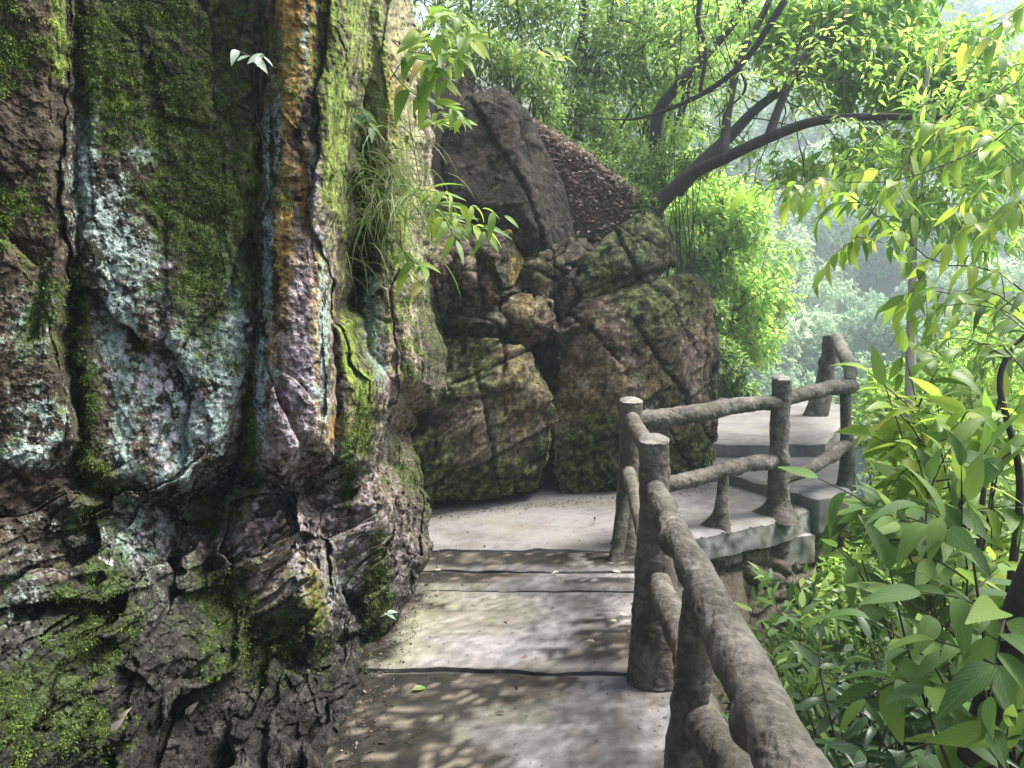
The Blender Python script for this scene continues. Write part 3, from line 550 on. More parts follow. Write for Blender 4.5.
# rubble wall carrying the landing
def stone_wall():
    line = [(.69, .4), (.70, 2), (.71, 3.4), (.76, 4.4), (.84, 5.0), (1.25, 5.50), (1.8, 5.80), (2.25, 6.12), (2.62, 6.42), (3.1, 7.4), (3.5, 8.6), (4.7, 11.2)]
    L_ = cr(line, 420); hz = np.linspace(-.14, -2.6, 110); U, Z = np.meshgrid(np.arange(420), hz); base = np.dstack([L_[U][..., 0], L_[U][..., 1], Z]).reshape(-1, 3)
    t = np.gradient(L_, axis=0); nr = np.stack([t[:, 1], -t[:, 0], 0*t[:, 0]], 1); nr /= np.linalg.norm(nr, axis=1)[:, None]; N = nr[U].reshape(-1, 3)
    wv = (np.stack([fbm(base*3, 2, k_) for k_ in (1, 2, 3)], 1)-.5)*.2
    f1, f2, c_, off = worley((base+wv)/[.24, .24, .16], 5); h = _h(c_[:, 0], c_[:, 1], c_[:, 2], 9)
    d = .05*h+.05*sstep(0, .25, f2-f1)+.05*(off[:, 0]*(h-.5))+(fbm(base*20, 4, 3)-.5)*.03+.10*(-base[:, 2]-.1)
    V = base+N*d[:, None]; idx = np.arange(len(V)).reshape(U.shape); Q = np.stack([idx[:-1, :-1], idx[1:, :-1], idx[1:, 1:], idx[:-1, 1:]], -1).reshape(-1, 4)
    c = mixc(C3(.07, .06, .045), C3(.28, .24, .19), np.clip(h*.6+fbm(V*12, 4, 4)*.6-.1, 0, 1)); c = mixc(C3(.04, .04, .03), c, sstep(0, .1, f2-f1)); c = mixc(c, C3(.05, .08, .02), sstep(.55, .68, fbm(V*4, 4, 6))*.7)
    o = mk('retaining_wall', V, Q, M_ROCK, col=np.hstack([c, 0*c[:, :1]])); tag(o, 'rough rubble stone wall holding up the concrete landing', 'wall')
    return o
wall = stone_wall()
bx = Bag(); a = np.array(P(797, 530, 6.02)); slab(bx, [(a[0]-.12, 5.95), (a[0]+.16, 6.06), (a[0]+.1, 6.3), (a[0]-.18, 6.2)], -.175, .22)
o = bx.build('bracket', M_CONC); o.parent = wall; cc_ = conc_col(np.vstack(bx.V), 'landing'); at = o.data.color_attributes.new('col', 'FLOAT_COLOR', 'POINT'); at.data.foreach_set('color', cc_.astype(np.float32).ravel())

# ------------------------------------------------------------------ cast concrete log railing
rail = empty('log_railing', 'cast concrete railing shaped like rough grey logs beside the path', 'railing', loc=(.62, 3.36, -.045))
def log(name, pts, rad, seg=36, n=120, knots=(), flare=0, cut=False, seed=0, pale=0.):
    X, Q, T = tube(pts, rad, seg, n)
    A = cr(np.hstack([np.asarray(pts, float), np.asarray(rad, float)[:, None]]), n); body = X[:n*seg].reshape(n, seg, 3); cen = A[:, :3]
    rad_ = body-cen[:, None]; r = np.linalg.norm(rad_, axis=2, keepdims=True)+1e-9; dirn = rad_/r; B = body.reshape(-1, 3); an = np.linspace(0, 2*math.pi, seg, endpoint=False)
    d = (fbm(B*6+seed, 3, 120+seed)-.5)*.020+(fbm(B*25+seed, 4, 121+seed, .6)-.5)*.010
    ax = np.abs(A[-1, :3]-A[0, :3]).argmax(); st = np.ones(3)*34; st[ax] = 4; rb = fbm(B*st*.8+seed+.35*(fbm(B*9, 3, 125)[:, None]-.5)*10, 4, 122+seed); d += (rb-.5)*.014-.006*np.exp(-np.abs(rb-.5)/.012)
    d = d.reshape(n, seg)*np.clip(r[..., 0]/.06, .4, 1.2)
    kn = np.zeros((n, seg))
    for (t, ang, size, h) in knots:
        i0 = t*(n-1); L_ = np.linalg.norm(np.diff(cen, axis=0), axis=1).sum()/n; da = (an-ang+math.pi) % (2*math.pi)-math.pi
        e = (((np.arange(n)-i0)*L_)[:, None]/size)**2+((da*.8*r[int(i0), 0, 0])[None]/size)**2; d += h*(np.exp(-e*1.3)-.45*np.exp(-e*9)); kn += np.exp(-((np.sqrt(e)-.75)/.18)**2)
    if flare:
        s_ = np.linspace(0, 1, n)[:, None]; s_ = s_ if flare > 0 else 1-s_
        d += abs(flare)*np.clip(1-s_/.30, 0, 1)**2*(.55+.6*np.cos(an*3+seed)[None]**2*np.sign(np.cos(an*3+seed))[None])
    body = body+dirn*d[..., None]
    if cut:    # slightly slanted saw cut at the top
        body[-1, :, 2] += .02*np.cos(an)
    X[:n*seg] = body.reshape(-1, 3); X[-1, 2] = body[-1, :, 2].mean() if cut else X[-1, 2]
    B = X; a1 = fbm(B*[9, 9, 5]+seed, 4, 130+seed); b1 = fbm(B*45, 4, 131, .65); c = mixc(C3(.040, .037, .031), C3(.130, .120, .104), sstep(.32, .66, a1*.55+b1*.45))
    c = mixc(c, C3(.24, .235, .22), sstep(.60, .70, fbm(B*14+seed, 4, 133, .6))*(.45+pale)); c = mixc(c, C3(.04, .046, .022), sstep(.48, .64, fbm(B*3.5+seed, 4, 134))*.55)
    k_ = np.zeros(len(B)); k_[:n*seg] = np.clip(kn, 0, 1).ravel(); c = mixc(c, C3(.06, .055, .045), k_*.75)
    if cut: k_[:] = 0; k_[(n-1)*seg:n*seg] = 1; k_[-1] = 1; c = mixc(c, C3(.22, .22, .20), k_*.7)
    return mk(name, X, [Q, T], M_LOG, rail, col=np.hstack([c*C3(1.0, .95, .88)*(1+pale*.7), 0*c[:, :1]]))
rail.location = (0, 0, 0)
z0 = -.07
# near post (flared foot), middle post, landing post
log('post', [(.625, 3.34, z0), (.62, 3.35, .12), (.62, 3.36, .35), (.625, 3.36, .7), (.62, 3.36, 1.01)], [.108, .098, .080, .070, .068], 56, 170, [(.86, 5.6, .05, .012), (.5, 2.5, .04, .010)], .012, True, 1)
log('post', [(.77, 5.17, z0), (.775, 5.19, .2), (.79, 5.2, .55), (.80, 5.2, .98)], [.085, .075, .072, .075], 40, 120, [(.78, 5.9, .05, .05), (.45, 5.5, .04, .02)], .03, True, 2)
p3 = np.array(G(778, 514)); log('post', [(p3[0], p3[1], -.03), (p3[0], p3[1], .15), (p3[0]-.01, p3[1], .5), (p3[0], p3[1], 1.07)], [.12, .085, .074, .072], 44, 130, [(.62, 3.6, .05, .035), (.4, 5, .04, .02)], .12, True, 3, .15)
p4 = np.array(G(846, 486, .1)); log('post', [(p4[0], p4[1], .07), (p4[0], p4[1], .35), (p4[0]-.02, p4[1], .65), (p4[0]-.03, p4[1]+.02, .97)], [.07, .06, .045, .045], 28, 70, [], .02, True, 4)
pf = lambda x, y, Y: P(x, y, Y)
log('post', [pf(813, 424, 10.1), pf(822, 395, 10.15), pf(828, 365, 10.2), pf(830, 336, 10.2)], [.14, .13, .10, .09], 30, 80, [(.5, 1, .07, .04), (.7, 4, .06, .04)], .05, True, 5)
log('strut', [pf(836, 338, 10.1), pf(843, 352, 9.2), pf(850, 368, 8.0), pf(849, 384, 7.0)], [.08, .08, .065, .05], 26, 80, [], 0, False, 6)
# rails
log('rail', [(.625, 3.40, .80), (.60, 3.1, .80), (.555, 2.6, .815), (.505, 1.98, .83), (.455, 1.45, .85), (.42, 1.0, .86), (.41, .45, .86)], [.044, .048, .048, .051, .052, .053, .053], 72, 420, [(.56, 2.2, .05, .022), (.56, 5.5, .04, .01), (.36, 0.6, .04, .018), (.72, 1.1, .045, .03), (.2, 2.9, .035, .015)], 0, False, 7)
log('rail', [pf(658, 580, 3.32), pf(670, 612, 3.0), pf(686, 648, 2.6), pf(693, 690, 2.25), pf(706, 728, 2.0), pf(727, 757, 1.8), pf(752, 790, 1.6), pf(800, 860, 1.3)], [.050, .054, .052, .050, .050, .050, .052, .05], 52, 300, [(.22, 1.5, .04, .02), (.5, 3, .04, .015), (.7, 1.2, .04, .02)], 0, False, 8)
log('rail', [(.80, 5.2, .86), (.76, 4.7, .86), (.70, 4.0, .87), (.625, 3.38, .88)], [.055, .05, .045, .045], 32, 110, [(.1, 1, .04, .02)], 0, False, 9, .4)
log('rail', [(.78, 5.18, .50), (.74, 4.6, .46), (.68, 3.9, .42), (.625, 3.40, .40)], [.05, .045, .045, .045], 30, 110, [(.15, 1, .04, .02), (.5, 3, .04, .02)], 0, False, 10, .3)
a = np.array([.81, 5.2, .84]); bpt = np.array([p3[0], p3[1], .88]); 
log('rail', [a, a*.65+bpt*.35+[0, 0, -.005], a*.3+bpt*.7+[0, 0, .015], bpt], [.062, .064, .058, .055], 40, 190, [(.3, 2.4, .05, .03), (.78, .6, .03, -.02), (.55, 4, .04, .02)], 0, False, 11, .15)
a = np.array([.82, 5.2, .36]); bl = np.array([p3[0]-.05, p3[1]-.02, .42]); 
log('rail', [a, a*.6+bl*.4+[0, 0, .0], a*.25+bl*.75+[0, 0, .025], bl], [.055, .058, .056, .062], 36, 180, [(.45, 2.4, .045, .03), (.62, 1.2, .04, .02)], 0, False, 12, .15)
log('rail', [(p3[0], p3[1], .90), (p3[0]+.3, p3[1]+.2, .94), (p4[0]-.2, p4[1]-.1, .95), (p4[0]+.04, p4[1]+.02, .95)], [.055, .058, .06, .062], 34, 120, [(.4, 1, .04, .02)], 0, False, 13, .15)
log('rail', [(p3[0]+.02, p3[1], .27), (p3[0]+.35, p3[1]+.2, .34), (p4[0], p4[1], .47)], [.05, .052, .055], 32, 100, [(.4, 2.4, .04, .03), (.75, 1, .04, .02)], 0, False, 14, .2)
# short struts
q = np.array(G(722, 526)); log('strut', [(q[0]-.02, q[1], -.02), (q[0]-.01, q[1], .12), (q[0], q[1]+.01, .25), (q[0]+.01, q[1]+.02, .40)], [.075, .055, .045, .045], 30, 70, [], .06, False, 15)
log('strut', [(.47, 2.05, -.12), (.475, 2.06, .1), (.485, 2.06, .4), (.50, 2.05, .62), (.505, 2.04, .80)], [.075, .068, .055, .050, .048], 44, 150, [], .02, False, 16)
log('strut', [(.66, 4.9, -.06), (.70, 4.95, .15), (.74, 5.05, .4)], [.05, .045, .045], 26, 60, [], .02, False, 17)
log('strut', pts=[(.70, 3.34, -.2), (.70, 3.36, .1), (.68, 3.36, .4), (.64, 3.37, .6)], rad=[.06, .05, .045, .04], seg=26, n=70, knots=[], flare=.02, seed=18)

# ------------------------------------------------------------------ vegetation builders
def norm(v): v = np.asarray(v, float); return v/(np.linalg.norm(v)+1e-9)
class Plant:
    """collects woody tubes and leaf sites"""
    def __init__(s): s.w = Bag(); s.p = []; s.t = []; s.n = []; s.s = []
    def leaf(s, p, t, n, size): s.p.append(p); s.t.append(t); s.n.append(n); s.s.append(size)
    def spray(s, pts, rad, nleaf, size, start=.25, spread=.8, droop=.3, jit=.3, seg=5, updir=(0, 0, 1), tubeit=True, tip=True):
        C = cr(pts, max(8, nleaf)); L_ = len(C)
        if tubeit: s.w.tube(pts, np.linspace(rad, rad*.35, len(pts)), seg, max(5, len(pts)*2))
        t = np.gradient(C, axis=0)
        for k in range(nleaf):
            f = start+(1-start)*k/max(1, nleaf-1); i = min(L_-1, int(f*(L_-1))); d = norm(t[i]); side = norm(np.cross(d, updir)+random.uniform(-.3, .3)*np.array(updir)); sg = 1 if k % 2 else -1
            T = norm(d*random.uniform(.35, .8)+side*sg*spread+np.array([0, 0, -droop])+np.random.normal(0, jit*.5, 3)); 
            if tip and k == nleaf-1: T = norm(d+np.array([0, 0, -droop]))
            N = norm(np.array(updir)*1.0+np.random.normal(0, jit, 3)); s.leaf(C[i], T, N, size*random.uniform(.6, 1.15)*(1-.25*abs(f-.6)))
    def grow(s, start, d, length, rad, depth, size, nl, spread=.7, up=.1, wob=.25, seg=5):
        pts = [np.array(start, float)]; d = norm(d)
        for k in range(4):
            d = norm(d+np.random.normal(0, wob*.5, 3)+np.array([0, 0, up])); pts.append(pts[-1]+d*length/4)
        s.w.tube(pts, np.linspace(rad, rad*.5, 5), seg, 8)
        if depth == 0: s.spray(pts, rad, nl, size, .1, .8, .35, .45, tubeit=False); return
        C = cr(pts, 12)
        for k in range(random.choice((3, 4, 4)) if depth > 1 else random.choice((4, 5))):
            i = random.randint(4, 11); dd = norm(pts[-1]-pts[-2]); sd_ = norm(np.random.normal(0, 1, 3)); s.grow(C[i], norm(dd*.7+sd_*spread+np.array([0, 0, up])), length*random.uniform(.5, .75), rad*.5, depth-1, size, nl, spread, up, wob, max(3, seg-1))
    def build(s, root, lm, tpl='med', wood=M_BARK, wname='trunk', lname='crown', uvs=False, rnd=None):
        if s.w.V: s.w.build(wname, wood, root)
        if s.p: leaves(lname, s.p, s.t, s.n, np.array(s.s), tpl, lm, root, rnd, uvs)
np.random.seed(3)

def cloud_crown(centers, n, size, updown=.5, flat=.75, shell=.45):
    """leaf sites in clumps through crown lobes: list of (x,y,z,r)"""
    c = np.array(centers, float); w = c[:, 3]**2; k = rng.choice(len(c), n, p=w/w.sum()); 
    sub = rng.normal(0, 1, (len(c), 40, 3)); sub /= np.linalg.norm(sub, axis=2)[..., None]; sub *= (rng.random((len(c), 40, 1))**shell)
    g = sub[k, rng.integers(0, 40, n)]; p = c[k, :3]+c[k, 3:4]*(g*[1, 1, flat]+rng.normal(0, .13 if shell > .2 else .09, (n, 3)))
    out = norm_rows(g+.001); T = out*.6+rng.normal(0, .5, (n, 3))+[0, 0, -.35]; N = rng.normal(0, .45, (n, 3))+[0, 0, 1]+out*.3
    return p, T, N, size*rng.uniform(.6, 1.25, n)
def norm_rows(a): return a/(np.linalg.norm(a, axis=-1, keepdims=True)+1e-9)

# ---- far forest on the opposite valley side: individual copies
def far_tree_meshes():
    out = []
    for v in range(5):
        lobes = []
        for k in range(11):
            a = rng.uniform(0, 6.28); r = rng.uniform(.2, 1)*2.6; lobes.append((r*math.cos(a), r*math.sin(a), 5.2+rng.uniform(-1.8, 2.2)-.25*r, rng.uniform(1.0, 1.6)))
        lobes.append((0, 0, 5.4, 2.2)); p, T, N, s_ = cloud_crown(lobes, 5200, .42, shell=.12)
        cr_ = leaves('crown', p, T, N, s_, 'lo', G_FAR, rnd=np.clip(rng.normal([.25, .5, .75, .4, .9][v], .13, len(p)), 0, 1)); b = Bag(); b.tube([(0, 0, -1.5), (.1, .1, 1.5), (.2, 0, 4), (.1, 0, 6.5)], [.26, .2, .13, .05], 7)
        for k in range(5):
            a = rng.uniform(0, 6.28); b.tube([(.15, 0, 2.6+k*.5), (1.2*math.cos(a), 1.2*math.sin(a), 4+k*.5), (2*math.cos(a), 2*math.sin(a), 5.4+k*.3)], [.09, .06, .02], 5)
        tk = b.build('trunk', M_BARK); out.append((tk, cr_))
    return out
FT = far_tree_meshes(); first = [True]*5; nfar = 0
cand = []
for t in np.arange(38, 150, 3.4):
    for x in np.arange(-6, 110, 4.6):
        xx = x+random.uniform(-1.6, 1.6); yy = t-.25*x+random.uniform(-1.4, 1.4); z = float(H(xx, yy)); cx, cyy, czz = xx, yy, z+5-CZ
        if yy < 25: continue
        u = 512+F*cx/yy; v = 315-F*czz/yy
        if 640 < u < 1060 and -30 < v < 520: cand.append((xx, yy, z, u, v))
random.shuffle(cand); cand = cand[:285]
for (xx, yy, z, u, v) in cand:
    k = random.randrange(5); r = empty('forest_tree', 'hazy round-crowned tree in the forest across the valley', 'tree', 'trees on the far valley side', (xx, yy, z))
    s_ = random.uniform(.75, 1.2)*(1.15 if yy > 80 else .95); r.scale = (s_, s_, s_*random.uniform(.9, 1.2)); r.rotation_euler = (0, 0, random.uniform(0, 6.28))
    for o in FT[k]:
        if first[k]: c = o
        else: c = o.copy(); COL.objects.link(c)
        c.parent = r
    first[k] = False
for k in range(5):
    if first[k]:
        for o in FT[k]: bpy.data.objects.remove(o)

# ---- leaning tree on the boulders
t = Plant(); root = empty('leaning_tree', 'dark-barked tree leaning out over the valley from behind the wedge boulder', 'tree')
def limb(px_, rad, seg=10, n=None): t.w.tube([P(*q) for q in px_], rad, seg, n or len(px_)*5); return cr([P(*q) for q in px_], 40)
A1 = limb([(636, 240, 8.1), (655, 208, 8.1), (690, 176, 8.0), (725, 158, 7.8), (768, 138, 7.6), (812, 122, 7.4), (860, 117, 7.2), (910, 117, 7.0), (955, 118, 6.9)], [.14, .095, .066, .058, .052, .044, .036, .028, .018], 12)
A2 = limb([(676, 190, 8.1), (700, 165, 8.2), (730, 136, 8.4), (760, 106, 8.6), (800, 80, 8.7), (842, 68, 8.7)], [.09, .075, .06, .05, .04, .025])
A3 = limb([(724, 158, 7.8), (728, 110, 8.2), (740, 60, 8.4), (765, 10, 8.6), (790, -50, 8.7)], [.05, .045, .04, .035, .03])
t_main = t; t = Plant()
A4 = limb([(650, 185, 9.2), (655, 150, 9.2), (660, 110, 9.2), (690, 72, 9.2), (735, 20, 9.3), (760, -40, 9.3)], [.085, .08, .07, .06, .05, .04])
t_hill = t; t = t_main
A5 = limb([(768, 138, 7.6), (782, 100, 7.7), (800, 60, 7.8), (850, 10, 7.8)], [.045, .04, .03, .02])
t = Plant()
A6 = limb([(590, 118, 8.6), (640, 118, 8.3), (700, 95, 8.0), (745, 60, 7.8), (785, 0, 7.6)], [.003, .014, .026, .03, .035], 7)
A7 = limb([(700, 92, 8.0), (706, 50, 8.0), (698, 20, 8.0), (705, -30, 8.0)], [.02, .022, .026, .03], 7)
A8 = limb([(735, 60, 8.0), (745, 90, 8.0), (715, 118, 8.1)], [.02, .014, .008], 6)
t_bare = t; t = t_main
for A, f0, f1, n_, ln in ((A1, 24, 39, 13, .9), (A2, 14, 39, 16, 1.0), (A3, 12, 39, 14, 1.1), (A5, 8, 39, 14, 1.0), (A4, 16, 39, 12, 1.1)):
    t = t_hill if A is A4 else t_main
    for k in range(n_):
        i = random.randint(f0, f1); d = norm(A[min(39, i+1)]-A[i-1]+np.random.normal(0, .6, 3)*.5); s_ = np.random.normal(0, 1, 3); t.grow(A[i], norm(d*.3+norm(s_)*.9+[.2, 0, .25]), random.uniform(.5, 1)*ln, .008, 1, .095, 9, .8, .03, .3, 4)
lob = [P(q0, q1, q2+.55)+(r_,) for q0, q1, q2, r_ in [(800, 40, 8.2, .6), (860, 30, 8.0, .65), (920, 60, 8, .6), (900, 90, 7.8, .5), (960, 80, 7.6, .6), (1000, 120, 7.5, .6), (770, 20, 8.6, .5), (840, 90, 7.9, .4), (870, 150, 7.6, .4), (930, 150, 7.6, .45), (830, 10, 8, .6), (980, 40, 7.7, .35), (800, 170, 7.8, .25), (1010, 170, 7.4, .4), (900, 0, 8, .6), (880, 60, 7.6, .5), (990, 90, 7.6, .5)]]
t = t_main
p_, T_, N_, s_ = cloud_crown(lob, 9500, .14, flat=.5)
t.p += list(p_); t.t += list(T_); t.n += list(N_); t.s += list(s_)
t.build(root, G_LIME, 'med')
t_hill.build(empty('hill_tree', 'curved dark-stemmed tree rising from the bush behind the leaning trunk', 'tree', 'trees on the slope behind the boulders'), G_MID, 'med')
for k in range(7): i = random.randint(8, 36); t_bare.grow(A6[i], norm(np.random.normal(0, 1, 3)), random.uniform(.3, .6), .006, 0, .08, 3)
t_bare.build(empty('overhanging_branch', 'nearly bare dark crooked branch crossing above the leaning trunk', 'branch'), G_LIME, 'med', M_BARK, 'stem', 'foliage')

# ---- hillside trees behind the boulders
def hill_tree(label, bx, by, bz, h, lean, lm, nleaf, lobes, size, name='hill_tree', grp='trees on the slope behind the boulders', tr=.07, wood=M_BARK, tpl='lo'):
    root = empty(name, label, 'tree', grp); b = Bag(); top = np.array([bx+lean[0], by+lean[1], bz+h]); mid = (np.array([bx, by, bz])+top)/2+np.array([random.uniform(-.3, .3), 0, 0])
    b.tube([(bx, by, bz-.4), mid, top], [tr, tr*.75, tr*.4], 8, 14)
    for (x, y, z, r_) in lobes:
        f = random.uniform(.3, .9); s_ = np.array([bx, by, bz])*(1-f)+top*f; e = np.array([x, y, z]); b.tube([s_, (s_+e)/2+np.random.normal(0, .12, 3), e, e+np.random.normal(0, r_*.5, 3)], [tr*.4, tr*.28, tr*.18, tr*.07], 5, 10)
        for k in range(5): e2 = e+np.random.normal(0, r_*.6, 3); b.tube([e*.6+s_*.4, (e+e2)/2+np.random.normal(0, .06, 3), e2], [tr*.15, tr*.1, tr*.05], 4, 6)
    b.build('trunk', wood, root); p, T, N, s_ = cloud_crown(lobes, nleaf, size); cl = leaves('crown', p, T, N, s_, tpl, lm, root); return root
def lobes(L_, jit=0): return [P(a, b_, Y)+(r_,) for a, b_, Y, r_ in L_]
HT = [
 ('slim dark-stemmed tree directly above the tall dark slab', (470, 60, 9.5), 3.5, (-.3, .3), G_MID, 5000, [(440, 10, 9.5, .7), (520, 20, 9.4, .7), (470, 50, 9.6, .5), (540, -20, 9.6, .6), (400, -10, 9.5, .6)], .085),
 ('glossy green tree over the dry leaf bank, right of the tall slab', (575, 150, 10), 4, (.3, .5), G_MID, 5500, [(560, 40, 10, .7), (600, 70, 10, .6), (575, 110, 10, .5), (620, 20, 10.2, .7), (640, 60, 10.3, .5)], .085),
 ('leafy sapling left of the leaning trunk on the slope', (640, 170, 10.5), 4, (.4, .4), G_LIME, 6500, [(640, 110, 10.5, .5), (675, 130, 10.4, .4), (610, 150, 10.2, .4), (650, 30, 10.6, .7), (690, 70, 10.6, .6), (710, 20, 10.6, .7)], .085),
 ('pale hazy tree farther up the slope between thin trunks', (600, 120, 15), 5, (.2, .5), G_MID, 7000, [(540, 80, 15, 1.0), (600, 60, 15.5, 1.1), (650, 100, 15, 1.0), (560, 130, 14.5, .8), (620, 150, 14, .8), (690, 120, 15.5, 1.0), (700, 60, 16, 1.2), (640, 20, 16, 1.3)], .12),
 ('bushy tree at the upper edge of the slope, farthest up the hill', (520, 60, 19), 6, (.5, .5), G_MID, 5000, [(480, 20, 19, 1.6), (540, 0, 19, 1.7), (600, 20, 20, 1.6), (660, 0, 20, 1.6), (700, 30, 21, 1.5), (500, -40, 19, 2)], .16)]
for lab, (a, b_, Y), h, ln, lm, nl, lb, sz in HT:
    x, y, z = P(a, b_, Y); z = float(H(x, y)); hill_tree(lab, x, y, z, h, ln, lm, nl, lobes(lb), sz)
# low undergrowth on that slope
def bush(name, label, spots, n, size, lm, tpl='lo', grp=None, stems=6, cat='bush', wood=M_TWIG, base=None):
    root = empty(name, label, cat, grp); b = Bag()
    for (x, y, z, r_) in spots:
        bs = np.array(base if base is not None else (x, y, float(H(x, y))))
        for k in range(stems):
            e = np.array([x, y, z])+np.random.normal(0, r_*.6, 3); b.tube([bs+np.random.normal(0, .03, 3), bs*.5+e*.5+np.random.normal(0, .08, 3), e], [.012, .009, .004], 5, 8)
    b.build('stem', wood, root); p, T, N, s_ = cloud_crown(spots, n, size); leaves('foliage', p, T, N, s_, tpl, lm, root); return root
bush('bush', 'small-leaved bush at the foot of the leaning tree', lobes([(640, 190, 8.6, .3), (665, 180, 8.5, .28), (620, 180, 8.8, .3), (690, 165, 8.6, .22), (650, 160, 8.8, .3)]), 5000, .055, G_MID, grp='bushes on the slope')
bush('bush', 'low spreading bush covering the upper edge of the dry leaf bank', lobes([(612, 178, 8.3, .16), (632, 192, 8.1, .16), (594, 168, 8.5, .18), (645, 205, 8.0, .12), (575, 158, 8.7, .18)]), 2600, .05, G_MID, grp='bushes on the slope')
bush('bush', 'loose green bush behind the dry leaf bank', lobes([(590, 165, 9.2, .35), (560, 150, 9.3, .35), (610, 150, 9.6, .4), (580, 120, 9.6, .4)]), 5000, .06, G_MID, grp='bushes on the slope')
bush('bush', 'sparse leafy bush beside the top of the tall dark slab', lobes([(530, 80, 8.4, .35), (545, 110, 8.6, .3), (505, 60, 8.3, .35), (470, 50, 8.2, .35)]), 4500, .06, G_MID, grp='bushes on the slope')

# ---- lime green trees in the drop behind the big boulder
LB = [
 ('lime green tree behind the largest boulder, its crown level with the leaning trunk', [(700, 215, 13, .8), (720, 260, 13, .8), (690, 250, 13.4, .7), (735, 220, 13, .6), (745, 300, 13, .6), (700, 300, 13.2, .7), (760, 340, 13, .45), (725, 350, 13, .6)], 15000, .115, G_LIME, (715, 470)),
 ('yellow green tree at the right corner of the largest boulder, lowest of the bank', [(725, 370, 11.5, .32), (735, 395, 11.5, .3), (715, 345, 11.6, .3), (712, 310, 11.6, .25)], 3800, .10, G_MID, (722, 450)),
 ('taller lime tree farther back with crown under the leaning limb', [(680, 190, 17, 1), (720, 195, 17, 1.0), (760, 260, 17, .9), (740, 320, 17, .9), (660, 230, 16, 1), (775, 300, 17, .5)], 9000, .15, G_LIME, (730, 520))]
for lab, lb, n_, sz, lm, (a, b_) in LB:
    L_ = lobes(lb); x, y, _ = P(a, b_, lb[0][2]); z = float(H(x, y)); hill_tree(lab, x, y, z, L_[0][2]-z+.3, (0, 0), lm, n_, L_, sz, 'lime_tree', 'lime green trees behind the boulder', .09)

# ---- slender pale trunk tree to the right
root = empty('slender_tree', 'slender tree with a straight pale trunk rising from the bushes', 'tree'); b = Bag()
b.tube([P(908, 470, 7.2), P(911, 345, 7.2), P(913, 260, 7.2), P(916, 160, 7.2), P(930, 60, 7.2)], [.05, .042, .034, .028, .018], 12, 40)
L_ = lobes([(900, 210, 7, .35), (950, 200, 7, .4), (990, 230, 7, .35), (940, 130, 7, .4), (1000, 150, 7.2, .5), (1010, 80, 7.4, .4), (870, 170, 7.2, .3)])
for (x, y, z, r_) in L_: b.tube([P(915, 230, 7.2), ((np.array(P(915, 200, 7.2))+[x, y, z])/2+[0, 0, .1]), (x, y, z)], [.014, .010, .005], 5, 10)
b.build('trunk', M_BARKP, root); p, T, N, s_ = cloud_crown(L_, 1900, .16); leaves('crown', p, T, N, s_, 'slim', G_LIME, root)

# ---- near overhanging branches with long lime leaves (upper right)
def branch_plant(name, label, curves, size, lm, tpl='hero', cat='branch', grp=None, wood=M_TWIG, rad=.006, droop=.4, nper=9, spread=.8, jit=.3, sub=None, uvs=True):
    t = Plant(); root = empty(name, label, cat, grp)
    for cset in curves:
        pts = [P(1230, 180, 4.2)]*(cset[0][0] > 1040)+[P(*q) for q in cset]; t.spray(pts, rad, nper, size, .3, spread, droop, jit)
        C = cr(pts, 20)
        for k in range(sub or 0):
            i = random.randint(5, 18); d = norm(C[i]-C[i-1]); s_ = norm(np.cross(d, [0, 0, 1]))*random.choice((-1, 1)); L2 = random.uniform(.15, .4)*1.2
            e = C[i]+norm(d*.6+s_*.7+np.random.normal(0, .3, 3)+[0, 0, -.1])*L2; t.spray([C[i], (C[i]+e)/2+[0, 0, .02], e-[0, 0, .04]], rad*.5, max(4, nper//2), size*.9, .25, spread, droop, jit)
    t.build(root, lm, tpl, wood, 'stem', 'foliage', uvs); return root
branch_plant('overhanging_branch', 'long drooping lime-leaved branch reaching in front of the slender pale trunk',
 [[(1060, 290, 3.6), (990, 268, 3.6), (935, 262, 3.6), (890, 225, 3.6), (850, 195, 3.6)], [(1050, 120, 3.9), (980, 150, 3.9), (900, 180, 3.9), (830, 182, 3.9), (765, 190, 3.9)], [(1060, 200, 3.7), (1000, 215, 3.7), (950, 240, 3.6), (905, 300, 3.6)],
  [(1060, 330, 3.5), (1010, 300, 3.5), (960, 290, 3.5), (915, 335, 3.5)], [(940, 130, 4.2), (900, 170, 4.1), (860, 230, 4.0), (850, 250, 4)]], .15, G_BIGL, nper=14, sub=4, rad=.005, droop=.5)
branch_plant('overhanging_branch', 'thin sunlit branch with yellow green leaves high beside the patch of sky',
 [[(1060, 60, 4.2), (1010, 90, 4.2), (960, 110, 4.2), (930, 150, 4.3)], [(1080, 140, 4), (1020, 160, 4), (980, 190, 4), (960, 230, 4)], [(1060, 10, 4), (1010, 20, 4), (975, 45, 4)], [(1080, 190, 3.6), (1030, 170, 3.6), (990, 140, 3.7), (950, 125, 3.8)]], .15, G_BIGL, nper=10, sub=3, rad=.004)
branch_plant('overhanging_branch', 'dark twiggy branch with oval leaves at the right edge, below the lime sprays',
 [[(1080, 330, 2.6), (1020, 318, 2.6), (985, 300, 2.6)], [(1080, 390, 2.6), (1010, 348, 2.7), (975, 345, 2.8)], [(1080, 300, 2.5), (1030, 290, 2.5), (1000, 310, 2.5)]], .10, G_BIG, nper=9, sub=2, rad=.004)

